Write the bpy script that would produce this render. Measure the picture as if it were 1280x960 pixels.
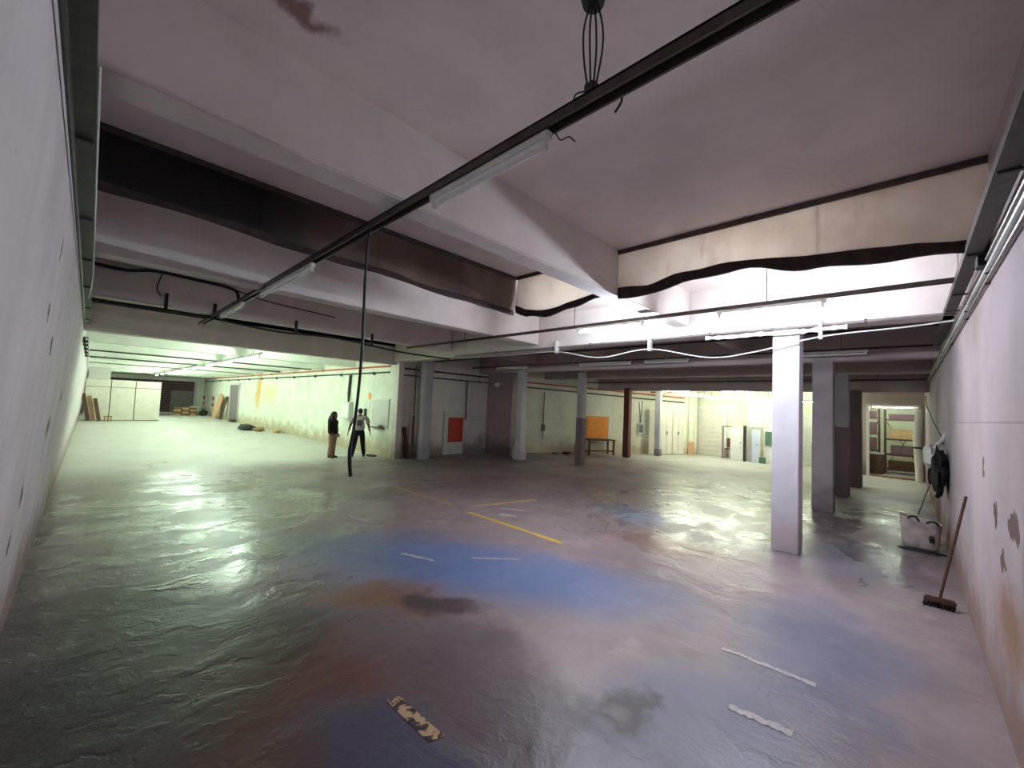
import bpy, bmesh, math, random
from mathutils import Vector, Matrix, noise
S = bpy.context.scene
for o in list(bpy.data.objects): bpy.data.objects.remove(o)
C = S.collection
random.seed(7)

# ------------------------------------------------------------ camera, world, exposure
cam = bpy.data.cameras.new('camera'); cam_o = bpy.data.objects.new('camera', cam); C.objects.link(cam_o)
f_px = 509.494
def _n(v): return Vector(v).normalized()
Yc = _n((1132-640, 528-480, f_px)); Xc = -_n((112-640, 484-480, f_px)); Zc = Xc.cross(Yc)
R = Matrix((Xc, Yc, Zc))                      # camera (x right, y down, z forward) -> world
right, down, fwd = R @ Vector((1,0,0)), R @ Vector((0,1,0)), R @ Vector((0,0,1))
M = Matrix((right, -down, -fwd)).transposed().to_4x4(); M.translation = Vector((0,0,2.1))
cam_o.matrix_world = M
cam.sensor_fit = 'HORIZONTAL'; cam.sensor_width = 36; cam.lens = f_px/1280*36
cam.clip_start = 0.02; cam.clip_end = 200
S.camera = cam_o
w = bpy.data.worlds.new('world'); S.world = w; w.use_nodes = True
w.node_tree.nodes['Background'].inputs[0].default_value = (0.5, 0.55, 0.6, 1)
w.node_tree.nodes['Background'].inputs[1].default_value = 0.02
S.view_settings.view_transform = 'Standard'; S.view_settings.look = 'None'
S.view_settings.gamma = 1; S.view_settings.use_curve_mapping = False
S.view_settings.exposure = 1.75
TUBE_NEAR = 185; TUBE_LEFT = 140; TUBE_FAR = 62; TUBE_STORE = 36

# ------------------------------------------------------------ helpers
def lin(c):
    return tuple((x/12.92 if x <= .04045 else ((x+.055)/1.055)**2.4) for x in (v/255 for v in c)) + (1,)

class NT:
    def __init__(s, name):
        s.m = bpy.data.materials.new(name); s.m.use_nodes = True
        s.t = s.m.node_tree; s.b = s.t.nodes['Principled BSDF']
    def n(s, typ, **kw):
        nd = s.t.nodes.new(typ)
        for k, v in kw.items():
            if k == 'ins':
                for i, x in v.items(): nd.inputs[i].default_value = x
            else: setattr(nd, k, v)
        return nd
    def l(s, a, b): s.t.links.new(a, b)
    def pos(s, world=True):
        return s.n('ShaderNodeNewGeometry').outputs['Position'] if world else s.n('ShaderNodeTexCoord').outputs['Object']
    def noise(s, vec, scale, detail=4, rough=.55, stretch=None):
        if stretch:
            mp = s.n('ShaderNodeMapping'); mp.inputs['Scale'].default_value = stretch; s.l(vec, mp.inputs[0]); vec = mp.outputs[0]
        nd = s.n('ShaderNodeTexNoise', ins={'Scale': scale, 'Detail': detail, 'Roughness': rough}); s.l(vec, nd.inputs['Vector'])
        return nd.outputs['Fac']
    def ramp(s, fac, lo, hi, a=0., b=1., smooth=True):
        nd = s.n('ShaderNodeMapRange', ins={1: lo, 2: hi, 3: a, 4: b})
        if smooth: nd.interpolation_type = 'SMOOTHSTEP'
        s.l(fac, nd.inputs[0]); return nd.outputs[0]
    def mix(s, fac, a, b, blend='MIX'):
        nd = s.n('ShaderNodeMix', data_type='RGBA', blend_type=blend)
        for x, i in ((fac, 0), (a, 6), (b, 7)):
            if isinstance(x, (int, float, tuple)): nd.inputs[i].default_value = x
            else: s.l(x, nd.inputs[i])
        return nd.outputs[2]
    def math(s, op, a, b=None):
        nd = s.n('ShaderNodeMath', operation=op)
        for i, x in enumerate((a, b)):
            if x is None: continue
            if isinstance(x, (int, float)): nd.inputs[i].default_value = x
            else: s.l(x, nd.inputs[i])
        return nd.outputs[0]
    def ellipse(s, vec, cx, cy, rx, ry, rot=0, soft=.35, cz=0, rz=1):
        mp = s.n('ShaderNodeMapping', vector_type='TEXTURE')
        mp.inputs[1].default_value = (cx, cy, cz); mp.inputs[2].default_value = (0, 0, math.radians(rot)); mp.inputs[3].default_value = (rx, ry, rz)
        s.l(vec, mp.inputs[0])
        ln = s.n('ShaderNodeVectorMath', operation='LENGTH'); s.l(mp.outputs[0], ln.inputs[0])
        return s.ramp(ln.outputs['Value'], 1-soft, 1+soft, 1, 0)
    def bump(s, h, strength, dist=.02):
        nd = s.n('ShaderNodeBump', ins={'Strength': strength, 'Distance': dist}); s.l(h, nd.inputs['Height'])
        s.l(nd.outputs[0], s.b.inputs['Normal']); return nd
    def out(s, col=None, rough=None, metal=None, spec=None):
        for k, x in (('Base Color', col), ('Roughness', rough), ('Metallic', metal), ('Specular IOR Level', spec)):
            if x is None: continue
            if isinstance(x, (int, float, tuple)): s.b.inputs[k].default_value = x
            else: s.l(x, s.b.inputs[k])
        return s.m

def simple(name, rgb, rough=.6, var=.15, scale=8, metal=0, bump=0, world=False):
    t = NT(name); c = lin(rgb); v = t.pos(world)
    nz = t.noise(v, scale)
    dark = tuple(x*(1-var) for x in c[:3]) + (1,); lite = tuple(min(1, x*(1+var)) for x in c[:3]) + (1,)
    col = t.mix(t.ramp(nz, .3, .7), dark, lite)
    if bump: t.bump(t.noise(v, scale*3), bump, .01)
    return t.out(col, rough, metal)

def glow(name, rgb, strength):
    t = NT(name); t.out((.9, .9, .9, 1), .4)
    t.b.inputs['Emission Color'].default_value = lin(rgb); t.b.inputs['Emission Strength'].default_value = strength
    return t.m

def plaster(name, rgb, dirt=(120, 95, 80), peel=(150, 140, 128), peel_amt=.66, streak=.5, base_dirt=1.0, spots=(), seam=None, grime=.35):
    t = NT(name); p = t.pos()
    base = lin(rgb); c = t.mix(t.ramp(t.noise(p, 1.3, 6), .35, .7), base, tuple(x*.86 for x in base[:3])+(1,))
    st = t.ramp(t.noise(p, 2.2, 5, .6, (1, 1, .12)), .5, .78, 0, streak)              # vertical run-down stains
    c = t.mix(st, c, tuple(x*.74 for x in base[:3])+(1,))
    sep = t.n('ShaderNodeSeparateXYZ'); t.l(p, sep.inputs[0])
    n2 = t.noise(p, 1.7, 6, .65)
    hgt = t.math('SUBTRACT', sep.outputs[2], t.math('MULTIPLY', n2, 1.6))               # rising damp and scuffs, ragged edge
    c = t.mix(t.ramp(hgt, -.75, .1, .75*base_dirt, 0), c, lin(dirt))
    fine = t.noise(p, 5.5, 8, .7); mask = t.ramp(fine, peel_amt, peel_amt+.02)
    c = t.mix(mask, c, lin(peel))
    h = t.math('SUBTRACT', t.math('MULTIPLY', t.noise(p, 9, 6), .4), mask)
    if spots:
        nz = t.n('ShaderNodeTexNoise', ins={'Scale': 7, 'Detail': 6}); t.l(p, nz.inputs['Vector'])
        off = t.n('ShaderNodeVectorMath', operation='MULTIPLY_ADD'); off.inputs[1].default_value = (.3, .3, .3); t.l(nz.outputs['Color'], off.inputs[0]); t.l(p, off.inputs[2])
        sub = t.n('ShaderNodeVectorMath', operation='SUBTRACT'); sub.inputs[1].default_value = (.15, .15, .15); t.l(off.outputs[0], sub.inputs[0])
        for (x, y, z, rx, ry, rz, col, soft) in spots:
            m = t.ellipse(sub.outputs[0], x, y, rx, ry, 0, soft, z, rz)
            c = t.mix(m, c, lin(col)); h = t.math('SUBTRACT', h, m)
    if seam:
        d = t.math('ABSOLUTE', t.math('SUBTRACT', sep.outputs[2], seam))
        c = t.mix(t.ramp(d, .004, .012, .5, 0), c, tuple(x*.45 for x in base[:3])+(1,))
    t.bump(h, grime, .02)
    return t.out(c, .75, spec=.25)

def set_mesh(name, bm, mat):
    bmesh.ops.recalc_face_normals(bm, faces=bm.faces[:])
    me = bpy.data.meshes.new(name); bm.to_mesh(me); bm.free()
    if mat: me.materials.append(mat)
    return me

def smooth(me, ang=40):
    me.polygons.foreach_set('use_smooth', [True]*len(me.polygons))
    try: me.set_sharp_from_angle(angle=math.radians(ang))
    except Exception: pass

def obj(name, bm, mat, parent=None, sm=False, local=False, kind=None):
    """mesh in world coordinates; under a parent it is shifted into the parent's frame"""
    me = set_mesh(name, bm, mat)
    o = bpy.data.objects.new(name, me); C.objects.link(o)
    if parent is not None:
        if not local: me.transform(Matrix.Translation(-world_loc(parent)))
        o.parent = parent
    else:
        xs = [v.co for v in me.vertices]
        mn = Vector([min(c[i] for c in xs) for i in range(3)]); mx = Vector([max(c[i] for c in xs) for i in range(3)])
        b = Vector(((mn.x+mx.x)/2, (mn.y+mx.y)/2, mn.z)); me.transform(Matrix.Translation(-b)); o.location = b
    if sm: smooth(me)
    if kind: o['kind'] = kind
    return o
def world_loc(o):
    v = Vector(o.location); p = o.parent
    while p: v = v + Vector(p.location); p = p.parent
    return v
def tag(o, label, cat, group=None):
    o['label'] = label; o['category'] = cat
    if group: o['group'] = group
    return o
def thing(name, label, cat, loc, group=None, rz=0):
    o = bpy.data.objects.new(name, None); C.objects.link(o); o.location = loc; o.rotation_euler = (0, 0, rz); o.empty_display_size = .1
    return tag(o, label, cat, group)
def struct(o, label=None):
    o['kind'] = 'structure'
    if label: o['label'] = label
    return o

def box(bm, x0, x1, y0, y1, z0, z1, bev=0, mtx=None):
    r = bmesh.ops.create_cube(bm, size=1)
    vs = r['verts']
    for v in vs: v.co = Vector(((x0+x1)/2 + v.co.x*(x1-x0), (y0+y1)/2 + v.co.y*(y1-y0), (z0+z1)/2 + v.co.z*(z1-z0)))
    if mtx: bmesh.ops.transform(bm, matrix=mtx, verts=vs)
    if bev:
        es = list({e for v in vs for e in v.link_edges})
        bmesh.ops.bevel(bm, geom=es, offset=bev, segments=2, affect='EDGES')
    return bm
def B(*a, **k): return box(bmesh.new(), *a, **k)
def prism(bm, pts, z0, z1):
    lo = [bm.verts.new((x, y, z0)) for x, y in pts]; hi = [bm.verts.new((x, y, z1)) for x, y in pts]
    n = len(pts); bm.faces.new(lo[::-1]); bm.faces.new(hi)
    for i in range(n): bm.faces.new((lo[i], lo[(i+1) % n], hi[(i+1) % n], hi[i]))
    return bm
def tube(bm, pts, r, n=8, cap=True):
    pts = [Vector(p) for p in pts]; rs = r if isinstance(r, (list, tuple)) else [r]*len(pts)
    rings = []; up = None
    for i, p in enumerate(pts):
        d = (pts[min(i+1, len(pts)-1)] - pts[max(i-1, 0)]).normalized()
        if up is None: up = Vector((0, 0, 1)) if abs(d.z) < .9 else Vector((1, 0, 0))
        a = d.cross(up).normalized(); up = a.cross(d).normalized()
        rings.append([bm.verts.new(p + (a*math.cos(t*2*math.pi/n) + up*math.sin(t*2*math.pi/n))*rs[i]) for t in range(n)])
    for a, b in zip(rings, rings[1:]):
        for k in range(n): bm.faces.new((a[k], a[(k+1) % n], b[(k+1) % n], b[k]))
    if cap: bm.faces.new(rings[0][::-1]); bm.faces.new(rings[-1])
    return bm
def T(*a, **k): return tube(bmesh.new(), *a, **k)
def spline(pts, k=6):
    P = [Vector(p) for p in pts]; out = []
    for i in range(len(P)-1):
        a, b, c, d = P[max(i-1, 0)], P[i], P[i+1], P[min(i+2, len(P)-1)]
        for j in range(k):
            t = j/k
            out.append(.5*((2*b) + (c-a)*t + (2*a-5*b+4*c-d)*t*t + (3*b-a-3*c+d)*t**3))
    return out + [P[-1]]
def lathe(bm, prof, cx=0, cy=0, n=20, sy=1):
    rings = [[bm.verts.new((cx + r*math.cos(t*2*math.pi/n), cy + sy*r*math.sin(t*2*math.pi/n), z)) for t in range(n)] for r, z in prof]
    for a, b in zip(rings, rings[1:]):
        for k in range(n): bm.faces.new((a[k], a[(k+1) % n], b[(k+1) % n], b[k]))
    bm.faces.new(rings[0][::-1]); bm.faces.new(rings[-1]); return bm

# ------------------------------------------------------------ materials
m_wall_r = plaster('plaster_right', (194, 179, 182), spots=[
    (.5, 4.2, 1.45, .3, .2, .09, (120, 98, 92), .12), (.5, 4.95, 1.42, .3, .09, .08, (110, 90, 85), .1), (.5, 4.65, 1.12, .3, .12, .05, (120, 98, 92), .1),
    (.5, 5.6, 1.75, .3, .06, .1, (120, 100, 92), .1), (.5, 4.4, .75, .3, .5, .25, (165, 130, 110), .7), (.5, 3.6, 1.0, .3, .3, .5, (160, 128, 112), .7),
    (.5, 3.55, 2.25, .3, .05, .12, (130, 105, 98), .1)], seam=2.13, peel_amt=.72, dirt=(140, 108, 92))
m_wall_l = plaster('plaster_left', (206, 196, 200), spots=[
    (-4.2, -.25, 2.6, .06, .3, .06, (96, 78, 62), .12), (-5.0, -.25, 2.42, .10, .3, .07, (90, 74, 60), .1), (-6.7, -.3, 1.65, .22, .3, .10, (120, 108, 80), .2),
    (-4.3, -.25, 3.05, .03, .3, .1, (110, 96, 70), .2), (-4.25, -.3, 3.6, .05, .3, .12, (110, 96, 70), .2), (-4.9, -.3, 1.25, .08, .3, .1, (95, 80, 70), .15),
    (-8.5, -.35, 1.95, .2, .3, .07, (100, 85, 70), .2), (-4.6, -.35, .95, .06, .3, .1, (90, 75, 66), .15)], peel_amt=.7, streak=.6)
m_wall_lr = plaster('plaster_bright', (232, 236, 220), dirt=(170, 150, 110), peel=(200, 190, 160), peel_amt=.72, streak=.6, spots=[
    (-30.6, 7.75, 2.5, .45, .5, 1.0, (222, 176, 104), .9), (-31.0, 7.75, 1.9, .4, .5, .6, (224, 190, 130), .9), (-28.3, 7.75, 2.2, 1.3, .5, .6, (226, 222, 180), .8)], seam=1.62)
m_wall_mid = plaster('plaster_grey', (236, 228, 222), dirt=(110, 96, 86), peel_amt=.74, seam=1.55)
m_wall_far = plaster('plaster_cream', (236, 236, 216), dirt=(190, 170, 135), peel_amt=.78, streak=.25, seam=1.6)
m_pier = plaster('plaster_pier', (186, 170, 166), dirt=(90, 78, 74), peel_amt=.74)
m_ceil = plaster('ceiling_paint', (240, 228, 221), dirt=(205, 190, 184), peel=(226, 216, 210), peel_amt=.74, streak=.15, base_dirt=0, grime=.08, spots=[
    (-2.5, 0.65, 4.3, .07, .22, .3, (150, 126, 114), .6)])
m_beam = plaster('beam_paint', (230, 222, 216), dirt=(200, 190, 180), peel=(185, 172, 160), peel_amt=.73, streak=.2, base_dirt=0, grime=.12)
m_ceil_shaded = plaster('ceiling_shaded', (190, 174, 174), dirt=(150, 130, 132), peel=(176, 158, 158), peel_amt=.74, streak=.2, base_dirt=0, grime=.1)  # darker ceiling paint: shade of the unlit bays put into the colour
m_ceil_w = plaster('ceiling_white', (232, 236, 226), dirt=(220, 220, 210), peel=(214, 214, 204), peel_amt=.76, streak=.15, base_dirt=0, grime=.08)
m_col_w = plaster('column_white', (202, 197, 202), dirt=(150, 130, 125), peel_amt=.75, base_dirt=.6)
m_col_d = plaster('column_band', (122, 104, 104), dirt=(90, 76, 74), peel_amt=.78, base_dirt=.5)
m_col_g = plaster('column_grey', (176, 166, 168), dirt=(110, 98, 96), peel_amt=.76)
m_col_red = plaster('column_red', (120, 74, 66), dirt=(92, 56, 50), peel_amt=.8)
m_dark = simple('dark_steel', (52, 44, 42), .5, .2, 12)
m_rail = simple('rail_steel', (84, 72, 68), .45, .2, 12, metal=.3)
m_pipe = simple('conduit_grey', (150, 140, 138), .4, .15, 12, metal=.4)
m_tray = simple('tray_grey', (92, 82, 77), .5, .15, 9, metal=.2)
m_traydark = simple('tray_dark', (66, 66, 58), .5, .25, 9)
m_pvc = simple('pvc_white', (214, 218, 210), .4, .08, 12)
m_black = simple('black_rubber', (20, 17, 17), .55, .2, 10)
m_white = simple('white_enamel', (232, 230, 226), .4, .05, 8)
m_redpipe = simple('red_pipe', (196, 92, 60), .45, .15, 12)
m_hem = simple('dirty_hem', (58, 44, 42), .9, .3, 9, bump=.4)
m_wood = simple('plain_wood', (150, 108, 74), .65, .25, 14)
m_wood_d = simple('dark_wood', (92, 62, 44), .65, .25, 14)
m_tan = simple('tan_board', (214, 168, 130), .7, .1, 6)
m_panel = simple('cabinet_cream', (222, 216, 204), .55, .05, 3)
m_groove = simple('groove_dark', (110, 104, 98), .8, .1, 6)
m_maroon = simple('shutter_maroon', (92, 62, 66), .6, .12, 6)
m_greypan = simple('grey_panel', (128, 118, 120), .55, .1, 6)
m_red = simple('red_board', (190, 52, 28), .55, .12, 14)
m_orange = simple('orange_board', (244, 150, 62), .6, .14, 9)
m_green = simple('chalk_green', (86, 118, 98), .7, .12, 8)
m_lilac = simple('lilac_door', (206, 210, 232), .45, .05, 5)
m_lime = simple('pale_lime_panel', (224, 232, 196), .55, .05, 5)
m_lite = simple('light_grey_paint', (205, 205, 198), .5, .06, 5)
m_card = simple('cardboard', (206, 172, 128), .8, .12, 7)
m_rust = simple('rack_brown', (96, 66, 58), .55, .2, 12)
m_plum = simple('plum_carton', (128, 98, 104), .75, .15, 8)
m_grey = simple('mid_grey', (122, 120, 120), .55, .12, 8)
m_yellow = simple('worn_yellow', (214, 178, 74), .55, .2, 40)
m_yellow_f = simple('faint_yellow', (196, 168, 104), .6, .2, 40)
m_wline = simple('worn_white', (184, 174, 176), .5, .2, 40)
m_wfaint = simple('faint_line', (186, 170, 164), .5, .2, 40)
m_fabric_w = simple('white_cloth', (222, 216, 212), .9, .1, 16, bump=.5)
m_fabric_b = simple('black_cloth', (22, 18, 20), .95, .3, 18, bump=.4)
m_skin = simple('skin', (150, 104, 82), .55, .06, 10)
m_hair = simple('hair', (24, 18, 16), .6, .3, 40)
m_top_b = simple('black_knit', (26, 22, 22), .9, .2, 20)
m_trou = simple('beige_trouser', (164, 132, 112), .9, .12, 14)
m_tee = simple('pale_tee', (196, 186, 180), .9, .1, 14)
m_slack = simple('black_slacks', (30, 26, 27), .85, .2, 14)
m_shoe = simple('shoe_dark', (70, 54, 46), .7, .2, 10)
m_print = simple('grey_print', (112, 96, 92), .9, .2, 20)
m_tub = simple('dirty_plastic', (176, 162, 158), .45, .25, 7)
def tubes(name, rgb, s): return glow(name, rgb, s)
m_tube_near = tubes('tube_cool', (232, 240, 255), TUBE_NEAR)
m_tube_left = tubes('tube_greenish', (226, 252, 226), TUBE_LEFT)
m_tube_far = tubes('tube_warmgreen', (240, 250, 226), TUBE_FAR)
m_tube_store = tubes('tube_store', (232, 250, 230), TUBE_STORE)

def sheet_mat():
    t = NT('grubby_sheet'); p = t.pos()
    c = t.mix(t.ramp(t.noise(p, .9, 5), .35, .7), lin((232, 224, 214)), lin((214, 202, 190)))
    c = t.mix(t.ramp(t.noise(p, 2.5, 6, .6, (1, 1, .5)), .52, .75, 0, .5), c, lin((184, 166, 152)))
    t.bump(t.noise(p, 4, 5), .35, .03)
    tr = t.n('ShaderNodeBsdfTranslucent'); t.l(c, tr.inputs[0]); mx = t.n('ShaderNodeMixShader', ins={0: .45})
    t.l(t.b.outputs[0], mx.inputs[1]); t.l(tr.outputs[0], mx.inputs[2]); t.l(mx.outputs[0], t.t.nodes['Material Output'].inputs[0])
    return t.out(c, .7)
m_sheet = sheet_mat()
def sheet_dark():
    t = NT('dark_sheet'); p = t.pos()
    c = t.mix(t.ramp(t.noise(p, .9, 5), .35, .7), lin((120, 104, 92)), lin((92, 76, 68)))
    c = t.mix(t.ellipse(p, -4.85, .1, .6, 1.5, 0, .35, 4.05, 1.2), c, lin((16, 10, 9)))          # much darker at the end by the wall
    t.bump(t.noise(p, 4, 5), .35, .03)
    return t.out(c, .8)
m_sheet_d = sheet_dark()

def floor_mat():
    t = NT('wet_concrete'); p = t.pos()
    nz = t.n('ShaderNodeTexNoise', ins={'Scale': 1.1, 'Detail': 6, 'Roughness': .6}); t.l(p, nz.inputs['Vector'])
    off = t.n('ShaderNodeVectorMath', operation='MULTIPLY_ADD'); off.inputs[1].default_value = (1.3, 1.3, 0); t.l(nz.outputs['Color'], off.inputs[0]); t.l(p, off.inputs[2])
    sub = t.n('ShaderNodeVectorMath', operation='SUBTRACT'); sub.inputs[1].default_value = (.65, .65, 0); t.l(off.outputs[0], sub.inputs[0])
    q = sub.outputs[0]
    c = t.mix(t.ramp(t.noise(p, .5, 6), .35, .68), lin((160, 143, 144)), lin((132, 117, 120)))
    c = t.mix(t.ramp(t.noise(p, 1.6, 5, .6), .5, .75, 0, .45), c, lin((118, 104, 104)))
    c = t.mix(t.ramp(t.noise(p, 2.4, 6, .6), .56, .75, 0, .45), c, lin((190, 174, 170)))
    P = [  # cx, cy, rx, ry, rot, colour, strength, softness : old floor paint, spills and broad darker areas
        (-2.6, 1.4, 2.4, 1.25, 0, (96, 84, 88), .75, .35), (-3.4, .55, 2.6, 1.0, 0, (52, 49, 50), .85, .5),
        (-4.2, 3.55, 2.2, .75, 25, (92, 122, 174), .75, .55), (-5.6, 2.3, 1.5, .55, 20, (104, 118, 146), .55, .6), (-4.1, 7.9, .9, .55, 10, (128, 148, 184), .6, .5),
        (-.6, 4.7, .55, 1.3, 0, (88, 100, 134), .6, .7), (-.6, 8.2, .7, 1.2, 0, (108, 110, 136), .45, .7), (-1.0, 3.0, .5, .7, 0, (86, 100, 136), .5, .6),
        (-3.0, 1.15, .95, .75, 15, (110, 62, 48), .75, .65), (-4.0, 2.45, .75, .35, 30, (128, 84, 58), .7, .5), (-2.75, 6.5, .8, .55, 0, (148, 108, 98), .7, .5),
        (-3.5, 2.7, .42, .2, 30, (52, 48, 54), .75, .4), (-2.2, 2.3, 1.0, .55, 10, (84, 70, 72), .55, .4), (-1.38, 2.86, .2, .24, 0, (58, 46, 44), .85, .35), (-1.62, 2.62, .2, .16, 0, (70, 58, 56), .7, .4),
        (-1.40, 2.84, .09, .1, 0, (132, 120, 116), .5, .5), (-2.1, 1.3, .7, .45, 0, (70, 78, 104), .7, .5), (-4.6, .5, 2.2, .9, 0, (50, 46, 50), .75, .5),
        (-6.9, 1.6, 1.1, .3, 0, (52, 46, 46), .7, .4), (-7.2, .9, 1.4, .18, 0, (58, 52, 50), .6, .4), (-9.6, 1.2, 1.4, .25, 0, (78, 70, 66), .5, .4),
        (-8.5, 8.5, 4.5, 2.2, 15, (112, 92, 88), .45, .6), (-11.5, 9.8, 1.6, 2.4, 0, (74, 64, 62), .6, .5)]
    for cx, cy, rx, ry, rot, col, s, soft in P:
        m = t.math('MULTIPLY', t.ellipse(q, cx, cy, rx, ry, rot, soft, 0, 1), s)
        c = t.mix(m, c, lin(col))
    # paler floor colour in the left and far rooms
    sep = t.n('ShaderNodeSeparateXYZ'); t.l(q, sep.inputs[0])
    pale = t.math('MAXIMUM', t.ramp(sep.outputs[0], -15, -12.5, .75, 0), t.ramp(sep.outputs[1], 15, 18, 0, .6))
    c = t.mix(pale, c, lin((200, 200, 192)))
    # hairline cracks
    vo = t.n('ShaderNodeTexVoronoi', feature='DISTANCE_TO_EDGE', ins={'Scale': .33}); t.l(q, vo.inputs['Vector'])
    cr = t.ramp(vo.outputs['Distance'], .0015, .005, .7, 0); c = t.mix(t.math('MULTIPLY', cr, t.ramp(t.noise(p, .4, 3), .5, .6)), c, lin((70, 60, 60)))
    wet = t.math('MAXIMUM', t.ellipse(q, -9.5, 1.6, 5.0, 2.3, 0, .4, 0, 1), t.ellipse(q, -3.3, 10.0, 2.4, 4.4, 0, .4, 0, 1))
    wet = t.math('MAXIMUM', wet, t.ellipse(q, -.3, 10.5, .9, 3.5, 0, .4, 0, 1))
    blot = t.ramp(t.noise(q, 1.1, 5, .6, (1.1, .6, 1)), .42, .58)
    dry = t.ramp(t.noise(p, .8, 6, .6), .35, .65, .36, .55)
    wr = t.math('ADD', .15, t.math('MULTIPLY', blot, .2))
    rm = t.n('ShaderNodeMix', data_type='FLOAT'); t.l(wet, rm.inputs[0]); t.l(dry, rm.inputs[2]); t.l(wr, rm.inputs[3]); r = rm.outputs[0]
    c = t.mix(t.math('MULTIPLY', t.math('MULTIPLY', wet, t.math('SUBTRACT', 1, blot)), .45), c, lin((84, 76, 76)))
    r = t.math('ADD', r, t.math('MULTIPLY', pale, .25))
    hl = t.noise(q, 1.6, 4, .55, (1.5, .28, 1)); hr = t.noise(q, 1.6, 4, .55, (.28, 1.5, 1))
    side = t.ramp(t.math('ADD', sep.outputs[0], sep.outputs[1]), -3, 3)
    hm = t.n('ShaderNodeMix', data_type='FLOAT'); t.l(side, hm.inputs[0]); t.l(hl, hm.inputs[2]); t.l(hr, hm.inputs[3])
    h = t.math('ADD', t.math('MULTIPLY', hm.outputs[0], 1.0), t.math('MULTIPLY', t.noise(p, 6, 4, .5), .12))
    h = t.math('SUBTRACT', h, t.math('MULTIPLY', cr, .1))
    t.bump(h, .6, .05)
    return t.out(c, r, spec=.6)
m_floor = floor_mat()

# ------------------------------------------------------------ the shell
ZC = 4.32
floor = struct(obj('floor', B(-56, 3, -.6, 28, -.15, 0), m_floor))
bm = bmesh.new(); box(bm, -13.4, .7, -.6, 17.0, ZC, ZC+.2)
ceiling = struct(obj('ceiling', bm, m_ceil))
ceil_l = struct(obj('ceiling_left_room', B(-56, -13.4, -.6, 7.95, 4.05, 4.25), m_ceil_w))
ceil_f = struct(obj('ceiling_far_room', B(-13.4, 3, 17.0, 28, 3.55, 3.75), m_ceil_w))
# wall_left leans a hand's breadth inward at the top
bm = bmesh.new()
vs = [bm.verts.new(p) for p in ((-56, -.38, 0), (.7, -.38, 0), (.7, -.13, ZC), (-56, -.13, ZC), (-56, -.6, 0), (.7, -.6, 0), (.7, -.6, ZC), (-56, -.6, ZC))]
for f in ((0, 1, 2, 3), (5, 4, 7, 6), (4, 5, 1, 0), (3, 2, 6, 7), (0, 3, 7, 4), (1, 5, 6, 2)): bm.faces.new([vs[i] for i in f])
wall_left = struct(obj('wall_left', bm, m_wall_l))
wall_right = struct(obj('wall_right', B(.5, .7, -.38, 21.0, 0, ZC), m_wall_r))
struct(obj('wall_left_room_side', B(-52, -13.45, 7.75, 7.95, 0, 4.05), m_wall_lr))
struct(obj('wall_left_room_end', B(-52.2, -52, -.38, 7.95, 0, 4.05), m_wall_lr))
struct(obj('wall_middle', B(-13.6, -13.4, 7.9501, 12.3, 0, ZC), m_wall_mid))
struct(obj('wall_middle_return', B(-13.45, -13.2, 7.74, 7.95, 0, ZC), m_wall_mid))
struct(obj('wall_pier', B(-13.4, -11.85, 12.3, 12.75, 0, ZC), m_pier))
d = Vector((5.3, 9.25, 0)).normalized(); nrm = Vector((-d.y, d.x, 0))
a0 = Vector((-13.05, 12.6, 0)); a1 = Vector((-7.75, 21.85, 0))
struct(obj('wall_slanted', prism(bmesh.new(), [(a0.x, a0.y), (a1.x, a1.y), (a1.x+nrm.x*.2, a1.y+nrm.y*.2), (a0.x+nrm.x*.2, a0.y+nrm.y*.2)], 0, ZC), m_wall_far))
struct(obj('wall_far', B(-8.3, -2.2, 22.3, 22.5, 0, 3.55), m_wall_far))
struct(obj('wall_far_side', B(-2.2, -2.0, 21.0, 22.5, 0, 3.55), m_wall_far))
bm = B(-2.0, -1.1, 21.0, 21.2, 0, 3.55); box(bm, -1.1, .38, 21.0, 21.2, 2.72, 3.55); box(bm, .38, .7, 21.0, 21.2, 0, 3.55)
wall_store = struct(obj('wall_store_front', bm, m_pier))
struct(obj('wall_store_back', B(-3, 2.6, 26.0, 26.2, 0, 3.55), m_wall_far))
struct(obj('wall_store_left', B(-2.2, -2.0, 22.5, 26.0, 0, 3.55), m_wall_far))
struct(obj('wall_store_right', B(1.4, 1.6, 21.2, 26.0, 0, 3.55), m_wall_far))
# door lining of the store
bm = B(-1.1, -1.02, 20.94, 21.26, 0, 2.66); box(bm, .30, .38, 20.94, 21.26, 0, 2.66); box(bm, -1.1, .38, 20.94, 21.26, 2.66, 2.74)
struct(obj('trim_1', bm, m_white))

# beams: parts of the ceilings
def beam(parent, x0, x1, y0, y1, z0, z1, mat): 
    return obj('ceiling_beam', B(x0, x1, y0, y1, z0, z1, bev=.012), mat, parent)
beam(ceiling, -3.12, -2.87, -.3, 7.6, 3.69, ZC+.02, m_beam)
beam(ceiling, -6.80, -6.50, -.3, 7.6, 3.62, ZC+.02, m_beam)
beam(ceiling, -10.3, -10.0, -.3, 7.6, 3.68, ZC+.02, m_beam)
beam(ceiling, -13.75, -13.4, -.3, 7.75, 3.40, ZC+.02, m_beam)
beam(ceiling, -13.4, .5, 7.62, 7.97, 3.50, ZC+.02, m_beam)
for x in (-2.87, -6.5, -10.0): beam(ceiling, x-.25, x, 7.97, 17.0, 3.72, ZC+.02, m_ceil_shaded)
beam(ceiling, -13.4, .5, 11.75, 12.05, 3.42, ZC+.02, m_ceil_shaded)
beam(ceiling, -13.4, .5, 14.5, 14.8, 3.36, ZC+.02, m_ceil_shaded)
beam(ceiling, -13.4, .5, 16.9, 17.25, 3.0, ZC+.02, m_ceil_shaded)
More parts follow.
